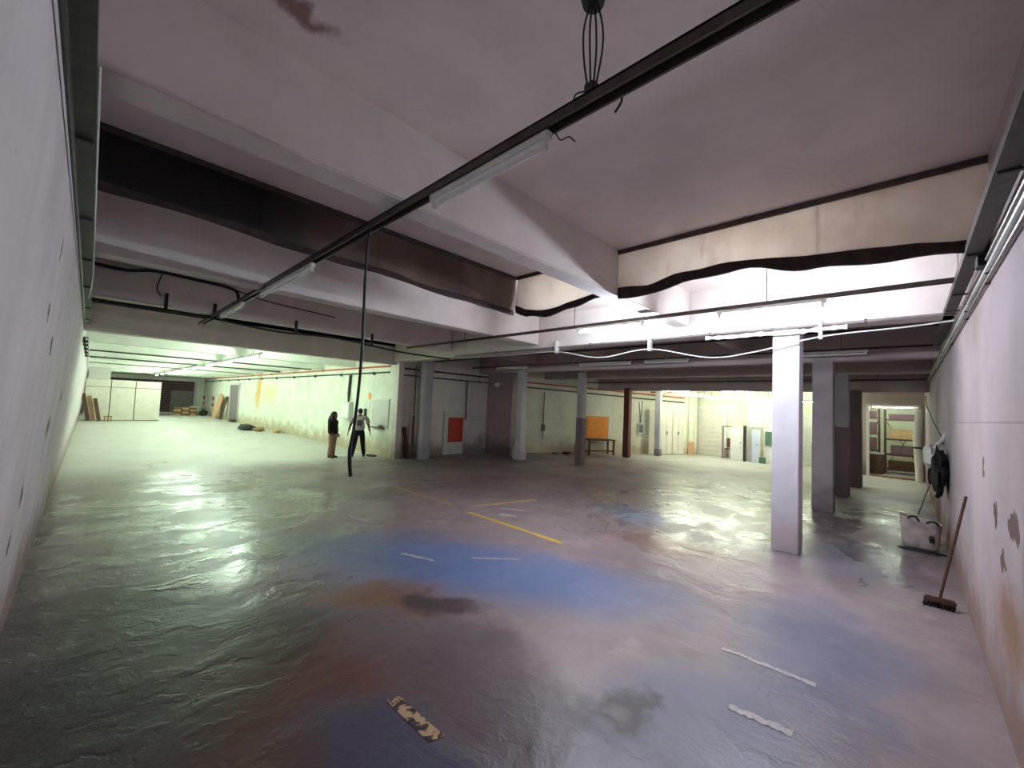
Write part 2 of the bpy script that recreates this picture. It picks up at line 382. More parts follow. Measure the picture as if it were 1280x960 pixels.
struct(obj('ceiling_shade_sheet', B(-13.4, .5, 7.97, 16.9, ZC-.012, ZC-.002), m_ceil_shaded))  # thin sheet added under the slab to darken the unlit bays
for i in range(10): beam(ceil_l, -17.05-3.35*i, -16.75-3.35*i, -.3, 7.75, 3.42, 4.07, m_ceil_w)
for y in (19.0, 20.9): beam(ceil_f, -9.2, -2.0, y, y+.2, 3.2, 3.57, m_ceil_w)

# ------------------------------------------------------------ columns
def column(x, y, w, h, label, m, band=None, band_h=1.55, plinth=None, group=None, round_=False):
    t = thing('column', label, 'column', (x, y, 0), group)
    if round_:
        obj('shaft', lathe(bmesh.new(), [(w/2, 0), (w/2, h-.25), (w/2+.03, h-.22), (w/2+.03, h)], x, y, 24), m, t, sm=True)
    else:
        obj('shaft', B(x-w/2, x+w/2, y-w/2, y+w/2, 0, h, bev=.012), m, t)
    e = w/2+.006
    if band: obj('painted_band', B(x-e, x+e, y-e, y+e, .01, band_h, bev=.01), band, t)
    if plinth: obj('plinth', B(x-w/2-.05, x+w/2+.05, y-w/2-.05, y+w/2+.05, .0, .38, bev=.02), plinth, t)
    return t
column(-1.37, 7.83, .36, 4.32, 'white square column in the row along the right wall, under the lit beam', m_col_w)
column(-1.37, 11.85, .38, 3.45, 'pale grey square column directly behind the white one', m_col_g, m_col_g)
column(-1.33, 14.75, .40, 3.40, 'grey square column with a dark painted lower half', m_col_g, m_col_d, 1.9)
column(-1.22, 17.05, .44, 3.05, 'dark square column last in the row before the store room', m_col_d, m_col_d, 1.8)
column(-12.95, 8.75, .5, 4.32, 'round white column standing against the grey middle wall', m_col_w, round_=True)
column(-10.9, 11.85, .28, 3.45, 'slim white square column on a thicker plinth', m_col_w, plinth=m_col_w)
column(-8.75, 12.85, .26, 3.75, 'slim column painted dull brown below and grey above', m_col_g, m_col_d, 1.75)
column(-9.0, 16.85, .26, 3.1, 'slim reddish brown column beside the wooden table', m_col_red, m_col_red, 1.2)
column(-8.5, 18.95, .26, 3.56, 'slim white column in the lit far room with dark foot', m_col_w, m_col_g, .35)
column(-7.84, 21.38, .22, 3.56, 'slim cream column with tan foot near the far corner', m_wall_far, m_tan, .65)

# ------------------------------------------------------------ hanging sheets round the near bay
def sheet(name, A, Bp, ztop, bottoms, mat, label, hem_mat, hem_h=.09, seed=0, group=None, hem_th=.05):
    A, Bp = Vector(A), Vector(Bp); L = (Bp-A).length; dr = (Bp-A)/L; nr = Vector((-dr.y, dr.x, 0))
    n = max(8, int(L/.1)); m = 10
    xs = [b[0] for b in bottoms]
    def zb(s):
        for (s0, z0), (s1, z1) in zip(bottoms, bottoms[1:]):
            if s <= s1: 
                k = (s-s0)/(s1-s0); k = k*k*(3-2*k); return z0+(z1-z0)*k
        return bottoms[-1][1]
    def P(i, j, side):
        s = i/n; k = j/m; zz = ztop + (zb(s)-ztop)*k
        q = A + dr*(L*s)
        wv = noise.noise(Vector((q.x*1.2+seed, q.y*1.2, zz*1.5)))*.07*k + noise.noise(Vector((q.x*4, q.y*4+seed, zz*3)))*.015*k
        v = q + nr*(wv + side*.006); v.z = zz; return v
    t = thing(name, label, 'sheet', ((A+Bp)/2).to_tuple()[:2] + (min(b[1] for b in bottoms)-.05,), group)
    bm = bmesh.new(); g = {}
    for sd in (-1, 1):
        for i in range(n+1):
            for j in range(m+1): g[sd, i, j] = bm.verts.new(P(i, j, sd))
    for i in range(n):
        for j in range(m):
            bm.faces.new((g[-1, i, j], g[-1, i+1, j], g[-1, i+1, j+1], g[-1, i, j+1]))
            bm.faces.new((g[1, i, j], g[1, i, j+1], g[1, i+1, j+1], g[1, i+1, j]))
        for j in (0, m): bm.faces.new((g[-1, i, j], g[1, i, j], g[1, i+1, j], g[-1, i+1, j]))
    for j in range(m):
        for i in (0, n): bm.faces.new((g[-1, i, j], g[-1, i, j+1], g[1, i, j+1], g[1, i, j]))
    obj('cloth', bm, mat, t, sm=True)
    pts = [P(i, m, 0) for i in range(n+1)]
    hb = bmesh.new(); rings = []
    for i, p in enumerate(pts):
        hh = hem_h*(.75+.5*noise.noise(Vector((p.x*2+seed, p.y*2, 3)))) 
        rings.append([hb.verts.new(p + nr*a*hem_th/2 + Vector((0, 0, b))) for a, b in ((-1, hh*.5), (1, hh*.5), (1.1, -hh*.2), (.5, -hh*.5), (-.5, -hh*.5), (-1.1, -hh*.2))])
    for a, b in zip(rings, rings[1:]):
        for k in range(6): hb.faces.new((a[k], a[(k+1) % 6], b[(k+1) % 6], b[k]))
    hb.faces.new(rings[0][::-1]); hb.faces.new(rings[-1])
    obj('hem', hb, hem_mat, t, sm=True)
    e0 = A + Vector((0, 0, 0)); e1 = Bp
    rb = bmesh.new(); tt = nr*.02
    vsx = []
    for q in (A, Bp):
        for sx, z in ((-1, ztop-.05), (1, ztop-.05), (1, ztop+.005), (-1, ztop+.005)): vsx.append(rb.verts.new(Vector((q.x, q.y, z)) + nr*sx*.03))
    for k in range(4): rb.faces.new((vsx[k], vsx[(k+1) % 4], vsx[4+(k+1) % 4], vsx[4+k]))
    rb.faces.new(vsx[:4][::-1]); rb.faces.new(vsx[4:])
    obj('top_rail', rb, m_rail, t)
    # stitched seams
    for s in [k*1.0/ max(1, int(L/1.1)) for k in range(1, max(1, int(L/1.1)))]:
        i = int(s*n); sb = T([P(i, j, 1.3) for j in range(0, m+1)], .006, 5)
        obj('seam', sb, mat, t)
    return t
sheet('hanging_sheet', (-2.87, 5.0, 0), (.497, 5.0, 0), 4.31, [(0, 3.72), (.12, 3.70), (.3, 3.76), (.47, 3.79), (.65, 3.68), (.85, 3.62), (1, 3.57)], m_sheet,
      'wide cream sheet with sagging dark hem between ceiling beam and right wall', m_hem, .17, 1)
sheet('hanging_sheet', (-4.80, 5.0, 0), (-3.12, 5.0, 0), 4.31, [(0, 3.75), (.12, 3.66), (.4, 3.60), (.7, 3.66), (1, 3.74)], m_sheet,
      'short cream sheet with dark hem left of the ceiling beam', m_hem, .14, 5)
sheet('hanging_sheet', (-4.85, 5.0, 0), (-4.85, -.2, 0), 4.31, [(0, 3.70), (.1, 3.70), (.3, 3.68), (.5, 3.74), (.65, 3.74), (.8, 3.78), (1, 3.80)], m_sheet_d,
      'long dark sheet with black hem running to the left wall', m_hem, .10, 9)

# ------------------------------------------------------------ rails with fluorescent fittings
def rail(name, label, x0, x1, y, z, w=.05, h=.06, hang=(), ztop=ZC, group=None, mat=None):
    t = thing(name, label, 'rail', ((x0+x1)/2, y, z))
    bm = bmesh.new()
    box(bm, x0, x1, y-w, y+w, z+h-.012, z+h); box(bm, x0, x1, y-w, y-w+.012, z, z+h); box(bm, x0, x1, y+w-.012, y+w, z, z+h)
    obj('channel', bm, mat or m_rail, t)
    for hx in hang: obj('hanger_rod', T([(hx, y, z+h-.005), (hx, y, ztop)], .006, 6), m_dark, t)
    return t
def fitting(x, y, z, L, tube_mat, label, group=None, n=1, axis='x', drop=.0):
    """batten of a fluorescent lamp with its tube(s); z is the underside of the batten"""
    t = thing('fluorescent_lamp', label, 'lamp', (x, y, z), group)
    def bx(*a, **k):
        bm = B(*a, **k)
        if axis == 'y': bmesh.ops.rotate(bm, verts=bm.verts, cent=(0, 0, 0), matrix=Matrix.Rotation(math.pi/2, 3, 'Z'))
        return bm
    obj('batten', bx(-L/2-.04, L/2+.04, -.025, .025, 0, .05, bev=.006), m_white, t, local=True)
    for k in range(n):
        yo = 0 if n == 1 else (-.03+.06*k)
        for sx in (-1, 1): obj('lamp_holder', bx(sx*L/2-.018, sx*L/2+.018, yo-.016, yo+.016, -.05, .0), m_white, t, local=True)
        bm = T([(-L/2+.018, yo, -.032), (L/2-.018, yo, -.032)], .015, 10)
        if axis == 'y': bmesh.ops.rotate(bm, verts=bm.verts, cent=(0, 0, 0), matrix=Matrix.Rotation(math.pi/2, 3, 'Z'))
        obj('tube', bm, tube_mat, t, sm=True, local=True)
    return t
rail('lighting_rail', 'long dark rail crossing under the near ceiling from right wall into the hall', 0.49, -11.4, 1.64, 3.6, .04, .06, (-2.99, -6.65, -10.15), 3.69)
fitting(-1.93, 1.64, 3.552, 1.02, m_white, 'unlit white lamp fixed under the near dark rail by the dangling wires')
fitting(-5.75, 1.64, 3.552, 1.9, m_white, 'unlit white lamp under the dark rail just beyond the long dark sheet')
fitting(-8.55, 1.64, 3.552, 1.5, m_white, 'unlit white lamp at the far end of the dark rail')
rail('lighting_rail', 'straight rail carrying the two lit tubes in front of the white beam', .40, -10.0, 6.07, 3.555, .03, .045, (-1.3, -4.35, -7.5))
fitting(-1.29, 6.07, 3.505, 1.15, m_tube_near, 'lit cool white lamp on the rail, next to the white column')
fitting(-3.64, 6.07, 3.505, 1.2, m_tube_near, 'lit cool white lamp on the rail, nearer the ceiling beam')
# left room row
rail('lighting_rail', 'white rail carrying the row of lit lamps in the left room', -14.2, -46, 3.6, 3.36, .03, .045, tuple(-15.2-3.35*i for i in range(9)), 4.05, mat=m_white)
for i in range(9):
    fitting(-15.3-3.35*i, 3.6, 3.31, 1.6, m_tube_left, 'lit lamp in the row under the beams of the left room', 'lit lamps of the left room', n=1)
# far room
for x, y, z in ((-7.1, 19.6, 2.95), (-6.1, 20.3, 2.86), (-4.7, 20.3, 2.86), (-7.4, 18.2, 3.08), (-4.9, 18.2, 3.08), (-2.7, 20.5, 2.80)):
    t = fitting(x, y, z, 1.2, m_tube_far, 'lit lamp hanging on thin rods in the far room', 'lit lamps of the far room', n=1)
    for sx in (-.45, .45): obj('suspension_rod', T([(sx, 0, .045), (sx, 0, 3.56-z)], .006, 6), m_dark, t, local=True)
t = fitting(-.36, 21.75, 2.70, 1.2, m_tube_store, 'lit lamp inside the store room above its doorway')
for sx in (-.45, .45): obj('suspension_rod', T([(sx, 0, .045), (sx, 0, .86)], .006, 6), m_dark, t, local=True)
fitting(-.5, 24.2, 3.49, 1.2, m_tube_store, 'lit lamp on the ceiling of the store room behind the racks')
# unlit in the dark bays
rail('lighting_rail', 'dark rail under the unlit ceiling behind the white beam', .4, -13.3, 11.3, 3.6, .025, .04, (-1.0, -4.5, -8.2, -11.8))
for x, L in ((-1.2, 1.2), (-4.9, 1.2), (-6.9, 1.8), (-11.0, 1.6)):
    fitting(x, 11.3, 3.55, L, m_white, 'unlit white lamp under the dark ceiling behind the white beam', 'unlit lamps of the dark bays')
for i, (y, z) in enumerate(((9.3, 3.66), (13.6, 3.62), (16.2, 3.3))):
    obj_ = rail('pipe_run', ['thin dark pipe under the dark ceiling just behind the white beam', 'thin dark pipe under the dark ceiling between the slim columns', 'thin dark pipe under the dark ceiling in front of the far lintel'][i], .4, -13.3, y, z, .02, .04, (-.6, -5, -9, -12.6), mat=m_dark); obj_['category'] = 'pipe'

# ------------------------------------------------------------ wires near the camera
t = thing('wire_bundle', 'black wires dangling from a ceiling rose to the dark rail', 'wires', (-1.12, 1.64, 3.65))
obj('ceiling_rose', lathe(bmesh.new(), [(.055, 4.22), (.065, 4.26), (.06, 4.32)], -1.17, 1.70, 14), m_black, t, sm=True)
for k in range(4):
    o1, o2 = (k-1.5)*.012, (k-1.5)*.03
    obj('wire', T(spline([(-1.17+o1, 1.70, 4.24), (-1.16+o2, 1.69+o2*.4, 4.08), (-1.14+o2*1.2, 1.67, 3.9), (-1.12+o1, 1.64, 3.69), (-1.12, 1.64, 3.655)]), .005, 6), m_black, t, sm=True)
obj('junction_block', B(-1.15, -1.09, 1.61, 1.67, 3.655, 3.72, bev=.006), m_dark, t)
obj('wire', T(spline([(-1.10, 1.66, 3.70), (-1.02, 1.70, 3.70), (-.99, 1.71, 3.62), (-1.02, 1.70, 3.56)]), .006, 6), m_black, t, sm=True)
obj('wire', T(spline([(-1.15, 1.64, 3.70), (-1.2, 1.62, 3.70), (-1.22, 1.62, 3.66)]), .004, 6), m_black, t, sm=True)
obj('wire', T(spline([(-1.36, 1.64, 3.60), (-1.34, 1.68, 3.55), (-1.30, 1.70, 3.56), (-1.27, 1.72, 3.53)]), .004, 6), m_black, t, sm=True)
tag(obj('hanging_cable', T(spline([(-3.40, 1.625, 3.61), (-3.40, 1.61, 3.4), (-3.40, 1.61, 3.14), (-3.41, 1.62, 2.85), (-3.40, 1.62, 2.58), (-3.40, 1.615, 2.23), (-3.40, 1.595, 1.88), (-3.40, 1.57, 1.68), (-3.40, 1.575, 1.55), (-3.40, 1.59, 1.44)]), [.011]*12+[.013]*30+[.017]*13, 8), m_black, sm=True),
    'long black cable dangling from the dark rail in front of the standing man', 'cable')

# ------------------------------------------------------------ conduits on the right wall
t = thing('cable_tray', 'wide grey cable tray running high along the right wall', 'cable tray', (.42, 6, 3.48))
bm = B(.36, .46, -.2, 10.5, 3.50, 3.512); box(bm, .36, .368, -.2, 10.5, 3.512, 3.57); box(bm, .452, .46, -.2, 10.5, 3.512, 3.57)
obj('tray', bm, m_tray, t)
for y in (2.0, 3.4, 4.95, 6.4, 7.3, 9.0): obj('bracket', B(.37, .503, y-.015, y+.015, 3.485, 3.50), m_dark, t)
for k, (z, r, lab) in enumerate(((3.44, .014, 'upper thin conduit on the right wall below the cable tray'), (3.36, .018, 'middle conduit on the right wall below the cable tray'), (3.27, .014, 'lowest conduit on the right wall below the cable tray'))):
    t = thing('conduit', lab, 'pipe', (.48, 10, z))
    obj('pipe', T([(.48, -.2, z), (.48, 20.9, z)], r, 8), m_pipe if k != 1 else m_pvc, t, sm=True)
    for y in (3.2, 5.0, 6.6, 8.6, 11, 14): obj('clip', B(.47, .503, y-.012, y+.012, z-r-.008, z+r+.008), m_dark, t)
tag(obj('junction_box', B(.43, .5, 4.95, 5.13, 3.40, 3.50, bev=.008), m_black), 'small black junction box on the right wall where the hem ends', 'junction box')
tag(obj('wall_cable', T(spline([(.492, 19.2, 3.0), (.492, 19.0, 2.72), (.492, 14.5, 2.15), (.492, 11.3, 1.85), (.492, 10.9, 1.72)]), .008, 6), m_black, sm=True), 'thin cable slanting down the right wall to the hanging bag', 'cable')

# cable tray on the left wall
t = thing('cable_tray', 'dark greenish cable tray running high along the left wall', 'cable tray', (-6, -.12, 3.52))
bm = B(-13.3, .34, -.165, -.075, 3.53, 3.542); box(bm, -13.3, .34, -.083, -.075, 3.542, 3.60); box(bm, -13.3, .34, -.165, -.157, 3.542, 3.60)
obj('tray', bm, m_traydark, t)
for x in (-1.6, -3.4, -5, -6.6, -8.4, -10.6, -12.4): obj('bracket', B(x-.015, x+.015, -.2, -.08, 3.512, 3.53), m_dark, t)
tag(obj('pvc_pipe', T(spline([(-2.6, -.066, 3.545), (-4, -.066, 3.545), (-6, -.066, 3.545), (-7.4, -.066, 3.54), (-8.0, -.075, 3.50), (-8.6, -.09, 3.47), (-8.8, -.1, 3.43)]), .007, 8), m_pvc, sm=True), 'thin white pipe beside the left cable tray with bent end', 'pipe')
tag(obj('conduit', T([(.44, -.155, 3.44), (-13.3, -.165, 3.44)], .012, 8), m_dark, sm=True), 'thin dark conduit on the left wall just below the tray', 'pipe')
t = thing('wall_brackets', 'row of small dark clamps with a pipe on the left wall beyond the deep beam', 'clamp', (-17, -.2, 3.2))
obj('pipe', T([(-13.9, -.13, 3.25), (-36, -.13, 3.25)], .02, 8), m_lite, t, sm=True)
for x in (-14.4, -15.6, -17.2, -19, -21): obj('clamp', B(x-.06, x+.06, -.2, -.1, 3.18, 3.32, bev=.01), m_dark, t)

# ------------------------------------------------------------ hose and brackets on the white beam
t = thing('hose', 'pale hose sagging between brackets along the white beam', 'hose', (-2.7, 7.5, 3.2))
obj('line', T(spline([(-9.5, 7.55, 3.42), (-7.4, 7.55, 3.40), (-5.9, 7.52, 3.40), (-4.7, 7.5, 3.20), (-3.6, 7.5, 3.31), (-2.5, 7.5, 3.09), (-1.8, 7.5, 3.14), (-.91, 7.5, 3.32), (0, 7.5, 3.37), (.45, 7.5, 3.41)]), .011, 8), m_pvc, t, sm=True)
for x, z in ((-5.9, 3.40), (-3.6, 3.31), (-.91, 3.32)): obj('bracket', B(x-.022, x+.022, 7.50, 7.622, z-.03, z+.26, bev=.004), m_pvc, t)
t = thing('conduit', 'straight grey conduit clipped along the bottom edge of the white beam', 'pipe', (-4, 7.6, 3.5))
obj('pipe', T([(-9.8, 7.60, 3.515), (.46, 7.60, 3.515)], .022, 8), m_pipe, t, sm=True)
for x in (-8, -5, -2.5, -.4): obj('clip', B(x-.015, x+.015, 7.58, 7.64, 3.49, 3.545), m_dark, t)
bm = bmesh.new(); pts = spline([(-2.55, 7.55, 3.44), (-2.1, 7.55, 3.43), (-1.7, 7.55, 3.44), (-1.3, 7.55, 3.42), (-.95, 7.55, 3.44), (-.6, 7.56, 3.45)])
tube(bm, pts, [.03+.018*noise.noise(Vector((i*.7, 0, 0)))+.012*(i % 3 == 0) for i in range(len(pts))], 10)
tag(obj('pipe_lagging', bm, m_fabric_w, sm=True), 'lumpy grey wrapped bundle on the beam beside the white column', 'pipe lagging')

# black cables on the second beam, with hangers
t = thing('cable_run', 'black cable strung on short straps along the deep left beam', 'cable', (-9.95, 3, 3.5))
obj('cable', T(spline([(-9.95, -.18, 3.58), (-9.95, 1.0, 3.60), (-9.95, 1.6, 3.58), (-9.95, 2.8, 3.50), (-9.95, 4.05, 3.55), (-9.95, 5.8, 3.43), (-9.95, 7.5, 3.42)]), .022, 8), m_black, t, sm=True)
for y, z in ((.89, 3.62), (1.64, 3.58), (3.17, 3.52), (5.01, 3.5)): obj('strap', B(-10.005, -9.955, y-.025, y+.025, z-.02, z+.3, bev=.004), m_black, t)
t = thing('cable_run', 'frayed black cable looping over the beam face above the strapped one', 'cable', (-9.95, 1, 4.2))
obj('cable', T(spline([(-9.95, -.18, 4.22), (-9.93, .3, 4.2), (-9.95, .7, 4.29), (-9.95, 1.3, 4.28), (-9.95, 1.9, 4.24), (-9.95, 2.02, 4.05), (-9.95, 1.99, 3.84)]), .03, 8), m_black, t, sm=True)
obj('loose_wire', T(spline([(-9.95, .8, 4.27), (-9.95, .74, 4.0), (-9.95, .8, 3.85)]), .01, 6), m_black, t, sm=True)
obj('loose_wire', T(spline([(-9.95, 1.9, 4.24), (-9.95, 2.6, 4.12), (-9.95, 4, 4.05)]), .012, 6), m_black, t, sm=True)
# ------------------------------------------------------------ paint marks and tape on the floor
def mark(name, quad, mat, label, z=.004, cat='floor marking', group=None, rag=.0):
    q = [Vector((x, y, 0)) for x, y in quad]; bm = bmesh.new(); n = 14; lo = []; hi = []
    for i in range(n+1):
        s = i/n; a = q[0].lerp(q[1], s); b = q[3].lerp(q[2], s); e = (b-a).normalized()
        a = a + e*rag*random.uniform(-1, 1); b = b + e*rag*random.uniform(-1, 1)
        lo.append((a, b))
    top = [(bm.verts.new((a.x, a.y, z)), bm.verts.new((b.x, b.y, z))) for a, b in lo]
    bot = [(bm.verts.new((a.x, a.y, -.001)), bm.verts.new((b.x, b.y, -.001))) for a, b in lo]
    for i in range(n):
        bm.faces.new((top[i][0], top[i+1][0], top[i+1][1], top[i][1]))
        bm.faces.new((bot[i][0], top[i][0], top[i+1][0], bot[i+1][0])); bm.faces.new((top[i][1], bot[i][1], bot[i+1][1], top[i+1][1]))
    bm.faces.new((top[0][0], bot[0][0], bot[0][1], top[0][1])); bm.faces.new((top[n][0], top[n][1], bot[n][1], bot[n][0]))
    return tag(obj(name, bm, mat), label, cat, group)
mark('painted_line', [(-9.2, 5.30), (-6.75, 5.30), (-6.75, 5.36), (-9.2, 5.36)], m_yellow_f, 'thin worn yellow line, the stretch towards the grey wall', rag=.02)
mark('painted_line', [(-6.1, 5.22), (-3.85, 5.20), (-3.85, 5.29), (-6.1, 5.30)], m_yellow, 'bright yellow line ending at the blue floor stain', rag=.012)
mark('painted_line', [(-6.35, 5.6), (-6.0, 7.15), (-6.08, 7.17), (-6.43, 5.62)], m_yellow_f, 'pale yellow line lying crosswise behind the bright one', rag=.02)
mark('painted_line', [(-9.75, 4.9), (-8.75, 6.65), (-8.80, 6.68), (-9.80, 4.93)], m_wfaint, 'faint pale line on the floor before the grey wall', rag=.02)
for quad, lab in (([(-4.25, 3.75), (-3.80, 4.22), (-3.82, 4.25), (-4.28, 3.78)], 'short white scuff in the blue floor stain'),
                  ([(-5.0, 3.1), (-4.5, 3.3), (-4.5, 3.34), (-5.0, 3.16)], 'faint white scuff at the edge of the blue stain'),
                  ([(-1.20, 4.08), (-.52, 4.10), (-.52, 4.15), (-1.20, 4.13)], 'white broken line on the bare floor towards the right wall'),
                  ([(-.93, 3.32), (-.55, 3.36), (-.55, 3.43), (-.93, 3.38)], 'pale short smear in front of the white broken line'),
                  ([(-5.6, 5.6), (-5.3, 5.75), (-5.38, 5.82), (-5.68, 5.68)], 'small pale dab beside the bright yellow line'),
                  ([(-5.9, 5.95), (-5.5, 6.2), (-5.56, 6.26), (-5.96, 6.0)], 'small pale dab beyond the bright yellow line'),
                  ([(-7.1, 3.3), (-6.7, 3.45), (-6.75, 3.55), (-7.15, 3.4)], 'white smear on the floor left of the yellow lines')):
    mark('paint_scuff', quad, m_wline, lab, rag=.014)
def tape_mat():
    t = NT('old_tape'); p = t.pos(False); m = t.ramp(t.noise(p, 14, 6, .6), .48, .56)
    return t.out(t.mix(m, lin((196, 164, 124)), lin((58, 46, 44))), .6)
mark('tape_strip', [(-2.62, 1.585), (-2.13, 1.60), (-2.10, 1.70), (-2.60, 1.675)], tape_mat(), 'worn tan tape strip stuck on the dark floor', cat='tape')

# ------------------------------------------------------------ right wall things
# broom
t = thing('broom', 'broom leaning upright against the right wall', 'broom', (.26, 6.9, 0))
obj('handle', T([(.27, 6.9, .10), (.483, 6.9, 1.30)], .014, 8), m_wood_d, t, sm=True)
obj('head', B(.14, .40, 6.86, 6.94, .055, .115, bev=.015), m_wood_d, t)
bb = bmesh.new()
for i in range(12):
    for j in range(3):
        x = .15+.24*i/11; y = 6.875+.025*j
        tube(bb, [(x, y, .06), (x+random.uniform(-.02, .02), y+random.uniform(-.015, .015), .002)], .008, 5)
obj('bristles', bb, m_black, t, kind='stuff')
# plastic jerrycan / tub
t = thing('plastic_tub', 'dirty white plastic tub with dark rim holes beside the right wall', 'tub', (.17, 9.95, 0))
bm = bmesh.new(); sec = []
for z, sx, sy in ((0, .20, .15), (.03, .225, .17), (.15, .235, .18), (.34, .25, .19), (.42, .255, .195), (.46, .265, .205), (.47, .25, .19), (.45, .235, .175), (.2, .215, .16)):
    ring = []
    for k in range(24):
        a = k*2*math.pi/24; e = .55
        ca, sa = math.cos(a), math.sin(a)
        ring.append(bm.verts.new((.17+sx*math.copysign(abs(ca)**e, ca), 9.95+sy*math.copysign(abs(sa)**e, sa), z+.05*(z > .3)*ca*-1)))
    sec.append(ring)
for a, b in zip(sec, sec[1:]):
    for k in range(24): bm.faces.new((a[k], a[(k+1) % 24], b[(k+1) % 24], b[k]))
bm.faces.new(sec[0][::-1]); bm.faces.new(sec[-1])
obj('body', bm, m_tub, t, sm=True)
obj('grip', T(spline([(.02, 9.75, .49), (.06, 9.74, .53), (.12, 9.74, .52), (.15, 9.75, .46)]), .016, 8), m_black, t, sm=True)
obj('grip', T(spline([(.24, 9.75, .45), (.29, 9.74, .485), (.35, 9.74, .475), (.38, 9.75, .43)]), .016, 8), m_black, t, sm=True)
obj('spigot', lathe(bmesh.new(), [(.03, .14), (.035, .17), (.03, .23), (.02, .25)], .30, 9.765, 12), m_black, t, sm=True)
tag(obj('tub_shadow', lathe(bmesh.new(), [(.30, .0), (.28, .012), (.1, .016)], .18, 9.66, 20, .5), m_black, sm=True), 'flat black disc painted as the shadow in front of the dirty plastic tub', 'rag')  # black disc laid on the floor as the tub's shadow
# bag hanging on the wall
t = thing('hanging_bag', 'black bag with a white cloth hung on the right wall', 'bag', (.42, 10.6, 1.0))
def blob(cx, cy, cz, rx, ry, rz, seed, amp=.18, seg=16):
    bm = bmesh.new(); bmesh.ops.create_uvsphere(bm, u_segments=seg, v_segments=seg-4, radius=1)
    for v in bm.verts:
        k = 1+amp*noise.noise(v.co*1.8+Vector((seed, seed*2, 0)))
        v.co = Vector((cx+v.co.x*rx*k, cy+v.co.y*ry*k, cz+v.co.z*rz*k))
    return bm
obj('bag_body', blob(.40, 10.0, 1.32, .09, .55, .34, 3, .55), m_fabric_b, t, sm=True)
obj('white_cloth', blob(.33, 11.2, 1.48, .10, .5, .22, 8, .3), m_fabric_w, t, sm=True)
obj('knot', T(spline([(.38, 11.0, 1.60), (.42, 10.7, 1.72), (.46, 10.4, 1.82), (.492, 10.3, 1.95)]), [.07, .06, .05, .05, .04, .04, .04, .04, .03, .03, .03, .03, .03, .03, .03, .025, .02, .02, .02][:19], 8), m_fabric_w, t, sm=True)
obj('strap', T(spline([(.40, 9.9, 1.1), (.38, 9.7, .98), (.37, 9.8, .9)]), .03, 6), m_fabric_b, t, sm=True)
obj('strap', T(spline([(.36, 11.3, 1.35), (.33, 11.6, 1.15), (.33, 11.4, .95), (.35, 11.2, 1.05)]), .022, 6), m_fabric_b, t, sm=True)
tag(obj('leaning_stick', T([(.20, 13.4, .01), (.47, 12.4, 1.22)], .014, 8), m_pipe, sm=True), 'thin pale stick leaning on the right wall past the bag', 'stick')
# insulated white bundle on the store door jamb
t = thing('rolled_mat', 'tall cream roll standing in the right of the store doorway', 'roll', (.31, 20.6, 0))
obj('roll', T(spline([(.36, 20.7, 0), (.34, 20.7, .5), (.30, 20.7, 1.2), (.29, 20.7, 1.6), (.34, 20.72, 2.2), (.38, 20.75, 2.6)]), .11, 12), m_fabric_w, t, sm=True)
obj('tie', lathe(bmesh.new(), [(.118, 1.18), (.118, 1.24)], .30, 20.7, 14), m_black, t)

# ------------------------------------------------------------ store room racks
def rack(x0, x1, y0, y1, H, levels, label):
    t = thing('storage_rack', label, 'rack', ((x0+x1)/2, (y0+y1)/2, 0))
    for x in (x0, x1):
        for y in (y0, y1): obj('upright', B(x-.03, x+.03, y-.03, y+.03, 0, H), m_rust, t)
    for z in levels: obj('shelf', B(x0-.02, x1+.02, y0-.02, y1+.02, z, z+.05), m_rust, t)
    obj('brace', T([(x0, y1, .2), (x1, y1, levels[-1])], .012, 6), m_rust, t); obj('brace', T([(x1, y1, .2), (x0, y1, levels[-1])], .012, 6), m_rust, t)
    return t
rack(-.62, .45, 22.9, 23.6, 2.6, (.12, .72, 1.35, 2.15), 'brown steel rack with a tan carton behind the store doorway')
rack(-1.55, -.80, 22.7, 23.3, 2.6, (.12, .85, 1.55, 2.2), 'brown steel rack with plum cartons left in the store room')
tag(obj('carton', B(-.5, .35, 22.95, 23.5, 1.402, 1.80, bev=.01), m_card), 'large tan carton on the middle shelf of the rack', 'box')
tag(obj('carton', B(-.45, .3, 22.95, 23.5, .772, 1.12, bev=.01), m_plum), 'greyish carton on the shelf under the tan carton', 'box')
tag(obj('carton', B(-.52, .30, 22.95, 23.5, .172, .5, bev=.01), m_wood_d), 'dark carton on the bottom shelf of the rack', 'box')
tag(obj('carton', B(-.5, .38, 22.95, 23.5, 2.202, 2.42, bev=.01), m_plum), 'flat carton lying on the top shelf of the rack', 'box')
for z, h, l in ((.902, .5, 'lower'), (1.602, .45, 'middle'), (2.252, .25, 'upper')):
    tag(obj('carton', B(-1.45, -.88, 22.75, 23.25, z, z+h, bev=.01), m_plum), 'plum carton on the %s shelf of the left store rack' % l, 'box')
t = thing('drum', 'brown drum with a pale lid standing under the left store rack', 'drum', (-.9, 22.2, 0))
obj('shell', lathe(bmesh.new(), [(.26, 0), (.28, .03), (.26, .3), (.28, .32), (.26, .34), (.28, .78), (.27, .8)], -.9, 22.2, 22), m_rust, t, sm=True)
obj('lid', lathe(bmesh.new(), [(.285, .79), (.285, .83), (.2, .84)], -.9, 22.2, 22), m_white, t, sm=True)
tag(obj('wood_sill', B(-1.0, .28, 20.95, 21.25, .0, .05, bev=.008), m_wood), 'low wooden sill across the store doorway', 'sill')

